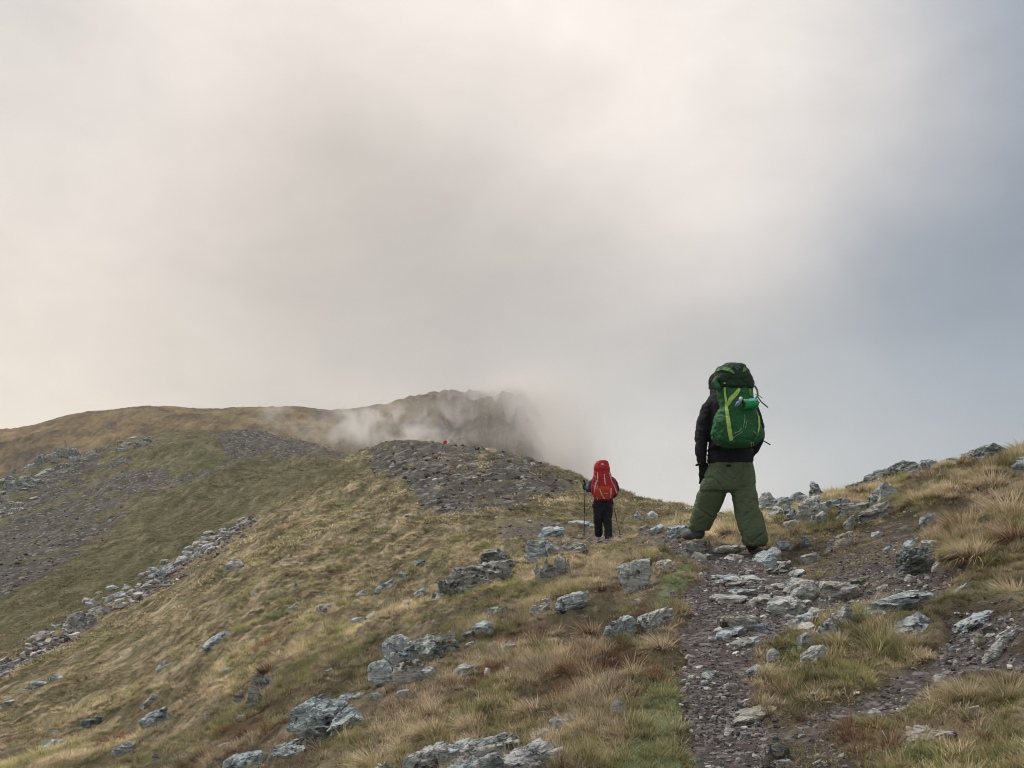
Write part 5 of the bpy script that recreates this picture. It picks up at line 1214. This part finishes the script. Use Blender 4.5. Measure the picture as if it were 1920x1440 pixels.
    ribbon_on('side_strap', fp, [(1421, 771, 3), (1423, 785, 3.2), (1424, 798, 3.2), (1421.5, 811, 2)], FB['lime'], t)
    ribbon_on('side_flap', fp, [(1405, 728, 3), (1409, 738, 9), (1416, 743, 6)], FB['midlime'], t)
    ribbon_on('webbing', fp, [(1408.5, 829, 1.6), (1409, 836, 1.6), (1411, 841, 1.4)], FB['lime'], t)
    ribbon_on('webbing', fp, [(1412, 829, 1.6), (1414.5, 838, 1.6), (1415.5, 845, 1.6)], FB['lime'], t)
    ribbon_on('hem_piping', fp, [(1337, 830, .8), (1344, 834, .8), (1352, 832, .8)], FB['pipe'], t, .006, .009)
    tube('strap_tail', [Wn(1415, 723, Dp), Wn(1420, 732, Dp), Wn(1421, 742, Dp), Wn(1416, 748, Dp - .05)], .009, FB['midlime'], t)
    tube('strap_tail', [Wn(1416, 740, Dp), Wn(1422, 741, Dp), Wn(1429, 746, Dp)], .004, FB['pipe'], t)
    tube('strap_tail', [Wn(1420, 743, Dp), Wn(1427, 753, Dp), Wn(1434, 759, Dp), Wn(1440, 764, Dp)], .0055, FB['black'], t)
    tube('strap_tail', [Wn(1424, 823, Dp), Wn(1434, 828, Dp), Wn(1444.5, 834, Dp)], .0055, FB['black'], t)
    for sx, ex in ((1349, 1338), (1394, 1404)):
        tube('shoulder_strap', [Wn(sx, 738, 9.55), Wn(sx - 1, 733, 9.72), Wn(sx, 742, 9.96), Wn(sx + (2 if sx < 1370 else -2), 775, 10.0), Wn(ex, 812, 9.88), Wn(ex, 822, 9.55)], .022, FB['black'], t)
    tube('hip_belt', [Wn(1345, 832, 9.5), Wn(1331, 845, 9.72), Wn(1350, 850, 9.88), Wn(1370, 852, 9.9), Wn(1392, 850, 9.88), Wn(1409, 845, 9.72), Wn(1402, 832, 9.5)], .028, FB['black'], t)
    # things clipped on the pack
    r = thing('roll', 'bright green rolled bag with a light blue label clipped to the green backpack', 'roll', W(1406, 757, 9.13))
    a, b = Wn(1395, 757.5, 9.10), Wn(1418, 756, 9.14)
    tube('roll_tube', [a, a + (b - a) * .5, b], .044, FB['roll'], r, 20)
    V, Q, T = limb([(a + (b - a) * .30, .0455), (a + (b - a) * .9, .0455)], 20, cap=False); k = 20; sel = []
    an = np.linspace(0, 2 * np.pi, 20, endpoint=False)
    Pm = [a + (b - a) * q for q in (.35, .92)]; V = []
    for p in Pm:
        for th in np.linspace(math.radians(25), math.radians(100), 8): V.append(p + np.array([0, -math.cos(th) * .0462, math.sin(th) * .0462]))
    V = np.array(V) - np.array(r.location); Qs = np.array([[i, i + 1, i + 9, i + 8] for i in range(7)])
    link('label_patch', mesh_np('label_patch', V, Qs, FB['blue'], True), r)
    tube('end_rim', [a - (b - a) * .02, a + (b - a) * .06], .047, FB['roll'], r, 20); tube('inner_end', [a - (b - a) * .03, a - (b - a) * .015], .034, FB['dkgreen'], r, 16)
    tube('cord', [b, b + np.array([.02, 0, -.005]), b + np.array([.03, .0, .012])], .005, FB['black'], r)
    c = thing('clip', 'blue-grey and white plastic clip hanging on the back of the green backpack', 'clip', W(1386, 755, 9.13))
    tube('clip_body', [Wn(1378.5, 762, 9.12), Wn(1384, 757, 9.11), Wn(1389.5, 753, 9.11)], [.008, .024, .014], FB['clip'], c, 12)
    tube('clip_cap', [Wn(1388, 751.5, 9.11), Wn(1389.5, 745, 9.12)], [.018, .014], FB['white'], c, 12)
pack_green()

# ---- the hiker with the red pack and poles
DR = 23.0
def hiker_red():
    xb, zb = 1131, 1010
    t = thing('person', 'hiker in blue jacket and black trousers walking with two poles under a red pack', 'person', Vector(Wn(xb, zb, DR)))
    hc = Wn(1129, 879, 23.22)
    def Wr(x, y, d=DR): return Wn(x, y, d)
    lh = Wr(1096, 913, 23.25); rh = Wr(1146, 932, 23.5)
    fl = Wr(1122, 1006, 23.3); fr = Wr(1141, 1013, 22.95)
    sh = [rows(DR, [(893, 1120, 1142), (897, 1115, 1147), (915, 1117, 1145), (938, 1117, 1144), (950, 1116, 1146)], .2, 2.2)] + head_shapes(hc)
    sh.append(limb([(Wr(1130, 900, 23.05), .055), (hc, .05)]))
    sh.append(limb([(Wr(1116, 900), .05), (Wr(1107, 920), .04), (Wr(1098, 915, 23.2), .03), (lh, .026)])); sh.append(limb([(Wr(1146, 900), .05), (Wr(1156, 920), .04), (Wr(1150, 930, 23.35), .03), (rh, .026)]))
    sh.append(limb([(Wr(1122, 950), .085), (Wr(1121, 970), .05), (Wr(1122.2, 990, 23.15), .04), (fl + [0, 0, .1], .03)])); sh.append(limb([(Wr(1140, 950), .085), (Wr(1139.5, 980), .05), (fr + [0, 0, .1], .03)]))
    sh += hand_shapes(lh, lh + [0, .05, .1], (0, 1, 0), 1, .9, 1.0) + hand_shapes(rh, rh + [0, .05, -.1], (0, 1, 0), 1, .9, 1.0)
    body = blob('body', sh, .014, FB['skin'], t, 2); face_parts(hc, body)
    blob('hair', [ball(hc + np.array([0, -.02, .035]), (.084, .092, .092))], .014, FB['hair'], t)
    jk = [rows(DR, [(893, 1119, 1143, .09, .1, .04), (898, 1113, 1149, .11, .12, .03), (912, 1114, 1149, .13, .13, 0), (930, 1115, 1147, .13, .13, 0), (941, 1114, 1147, .14, .14, 0)], .28, 2.3),
          limb([(Wr(1117, 899), .085), (Wr(1111, 908), .09), (Wr(1107.5, 919), .078), (Wr(1103, 918, 23.1), .065), (Wr(1098, 914, 23.2), .05)]),
          limb([(Wr(1146, 899), .085), (Wr(1152, 908), .085), (Wr(1155.5, 919), .078), (Wr(1152, 927, 23.2), .062), (Wr(1148, 931, 23.4), .048)])]
    blob('jacket', jk, .012, FB['bluejk'], t, 3, (7, 7, 16, .03), 6)
    tr = [rows(DR, [(936, 1114, 1148, .14, .14), (945, 1112.5, 1148.5, .15, .15), (955, 1112, 1148.5, .15, .14), (962, 1113, 1148, .12, .12)], .3, 2.4),
          limb([(Wr(1121.5, 955), .115), (Wr(1121, 970), .105), (Wr(1122, 985, 23.1), .095), (Wr(1122.5, 1001, 23.2), .09)], 18), limb([(Wr(1139.5, 955), .115), (Wr(1139, 972), .105), (Wr(1140, 988), .095), (Wr(1141, 1007, 22.95), .088)], 18)]
    blob('trousers', tr, .012, FB['dktrou'], t, 3, (6, 6, 13, .03), 8)
    blob('pocket_flap', [ball(Wr(1112.5, 948, 22.95), (.03, .07, .06))], .01, FB['dktrou'], t)
    boot(t, fl, -.1, FB['dkboot']); boot(t, fr, .1, FB['dkboot'])
    for h, s in ((lh, 1), (rh, 1)): blob('glove', hand_shapes(h, h + [0, .05, .1 if h is lh else -.1], (0, 1, 0), 1, 1.35, 1.3) + [ball(h + [0, .01, 0], (.05, .055, .065))], .008, FB['black'], t, 2)
    # pack
    Dp = 22.68
    p = thing('backpack', 'tall red backpack with pale straps on the farther hiker', 'backpack', W(1131, 938, Dp))
    bo = blob('pack_body', [rows(Dp, [(882, 1114, 1143, .13, .14), (892, 1112, 1146, .15, .15), (904, 1111.5, 1149, .16, .15), (914, 1111.5, 1151, .17, .15), (924, 1111.5, 1152, .17, .15), (932, 1113, 1149, .16, .14), (938, 1119, 1143, .12, .1)], .3, 2.6)], .012, FB['red'], p, 4, (8, 8, 11, .03), 31)
    li = blob('lid', [rows(Dp, [(863, 1124, 1136, .08, .1), (865, 1119, 1139.5, .12, .13), (871, 1115, 1141.5, .14, .15), (879, 1113, 1143.5, .15, .16), (884, 1114, 1143, .13, .15)], .3, 2.6)], .012, FB['red'], p, 3, (9, 9, 12, .022), 32)
    lo = blob('lower_pocket', [rows(Dp - .15, [(911, 1118, 1146, .02, .06), (917, 1117, 1148, .05, .06), (928, 1117, 1147, .055, .06), (936, 1121, 1143, .03, .05)], .1, 3)], .010, FB['orange'], p, 3, (8, 8, 10, .014), 33)
    for sx in (-1, 1): blob('side_pocket', [limb([(Wn(1132 + sx * 17.5, 900, Dp), .05), (Wn(1132 + sx * 18.5, 915, Dp), .075), (Wn(1132 + sx * (18 if sx < 0 else 22), 925, Dp), .06)])], .01, FB['red'], p, 3)
    bpy.context.view_layer.update()
    os_ = list(p.children); vs = []; fs = []
    for o in os_:
        k = len(vs); vs += [(o.matrix_world @ v.co)[:] for v in o.data.vertices]; fs += [[i + k for i in q.vertices] for q in o.data.polygons]
    bt = BVHTree.FromPolygons(vs, fs)
    S = [((1120.3, 885, 1.6), (1120.6, 895, 1.8), (1120.8, 904, 1.6)), ((1142.5, 886, 1.4), (1145, 895, 1.6), (1147, 903, 1.5)), ((1133, 889, 2.0), (1133.5, 898, 2.0), (1135.3, 909, 1.8)), ((1119, 900, 1.7), (1116, 910, 1.7), (1114.3, 923, 1.7)),
         ((1124.6, 917, 1.6), (1128, 927, 2.0), (1134.2, 936, 1.8)), ((1146, 915, 2.0), (1145.5, 924, 2.0), (1145.3, 933, 1.8)), ((1147.5, 903, 1.1), (1152, 912, 1.3), (1156.5, 924.5, 1.6)), ((1112.5, 889, .9), (1114.5, 893, .9)), ((1118.7, 932, 1.6), (1121, 937, 1.2), (1123, 941, .8))]
    for s in S: ribbon_on('strap', bt, s, FB['pink'], p, .008, .004)
    ribbon_on('lid_emblem', bt, [(1126.8, 869.5, 3.0), (1130, 870.3, 3.6), (1132.6, 871.5, 1.6)], FB['pink'], p, .004)
    ribbon_on('print', bt, [(1132, 925.5, .7), (1140, 926, .7)], FB['pink'], p, .002)
    ribbon_on('orange_flash', bt, [(1117, 872, 3), (1121, 876, 3.5), (1120.5, 884, 2)], FB['orange'], p, .004)
    # poles
    for nm, lab, top, bot, hd in (('trekking_pole', 'left black trekking pole planted upright beside the red-packed hiker', Wn(1097, 905, 23.25), (1095, 1008), lh), ('trekking_pole', 'right black trekking pole slanting out from behind the red pack', Wn(1147, 934, 23.45), (1165, 1012.5), rh)):
        X, Dq, z = hit(bot[0], bot[1]); b_ = Wn(bot[0], bot[1], top[1] - (.1 if bot[0] < 1120 else .4))
        q = thing(nm, lab, 'trekking pole', Vector(b_))
        d = top - b_
        tube('shaft', [b_, b_ + d * .45], .0085, FB['pole'], q); tube('upper_shaft', [b_ + d * .44, b_ + d * .88], .0105, FB['pole'], q); tube('grip', [b_ + d * .86, top], .017, FB['black'], q)
        tube('basket', [b_ + d * .05, b_ + d * .058], .03, FB['black'], q, 12); tube('strap', [top, top + np.array([.02, -.02, -.05]), b_ + d * .9], .006, FB['black'], q)
hiker_red()
# ---- a third walker far behind, only the top of a red pack shows over the hill
def hiker_far():
    # stands beyond the crest, so low that only the top clears it
    u = (835 - CX) / F; Dn = np.linspace(20, 90, 700); crest = float(np.min(CY - F * ground_z(u * Dn, Dn) / Dn))
    best = None
    for D in np.linspace(80, 125, 90):
        z = float(ground_z(np.array([u * D]), np.array([D]))[0]); top = CY - F * (z + 1.83) / D
        if best is None or abs(top - (crest - 5)) < abs(best[0] - (crest - 5)): best = (top, D, z, u * D)
    top, D, z, X = best; b = np.array([X, D, z])
    t = thing('person', 'tiny far walker of whom only a red top shows over the hill crest', 'person', Vector(b))
    sh = [limb([(b + [0, 0, .85], .13), (b + [0, 0, 1.15], .13), (b + [0, 0, 1.42], .15), (b + [0, 0, 1.5], .08)])] + head_shapes(b + [0, 0, 1.68])
    for s in (-1, 1):
        sh.append(limb([(b + [s * .09, 0, .9], .085), (b + [s * .1, .04 * s, .48], .06), (b + [s * .1, .06 * s, .06], .045)])); sh.append(limb([(b + [s * .17, 0, 1.42], .05), (b + [s * .24, .02, 1.12], .04), (b + [s * .2, .2, 1.0], .03)]))
    blob('body', sh, .02, FB['skin'], t, 2)
    blob('jacket', [limb([(b + [0, 0, .85], .17), (b + [0, 0, 1.15], .17), (b + [0, 0, 1.42], .18), (b + [0, 0, 1.52], .1)])] + [limb([(b + [s * .18, 0, 1.42], .075), (b + [s * .25, .02, 1.12], .06), (b + [s * .21, .2, 1.0], .05)]) for s in (-1, 1)], .02, FB['navy'], t)
    blob('trousers', [limb([(b + [s * .09, 0, .9], .11), (b + [s * .1, .04 * s, .48], .09), (b + [s * .1, .06 * s, .1], .07)]) for s in (-1, 1)], .02, FB['dktrou'], t)
    blob('hat', [ball(b + [0, 0, 1.73], (.1, .11, .1))], .02, FB['red'], t)
    p = thing('backpack', 'speck of a red backpack showing over the far hill crest', 'backpack', Vector(b + [0, -.25, 1.0]))
    blob('pack_body', [limb([(b + [0, -.26, 1.0], .16), (b + [0, -.28, 1.3], .19), (b + [0, -.26, 1.68], .17)])], .02, FB['red'], p)
hiker_far()
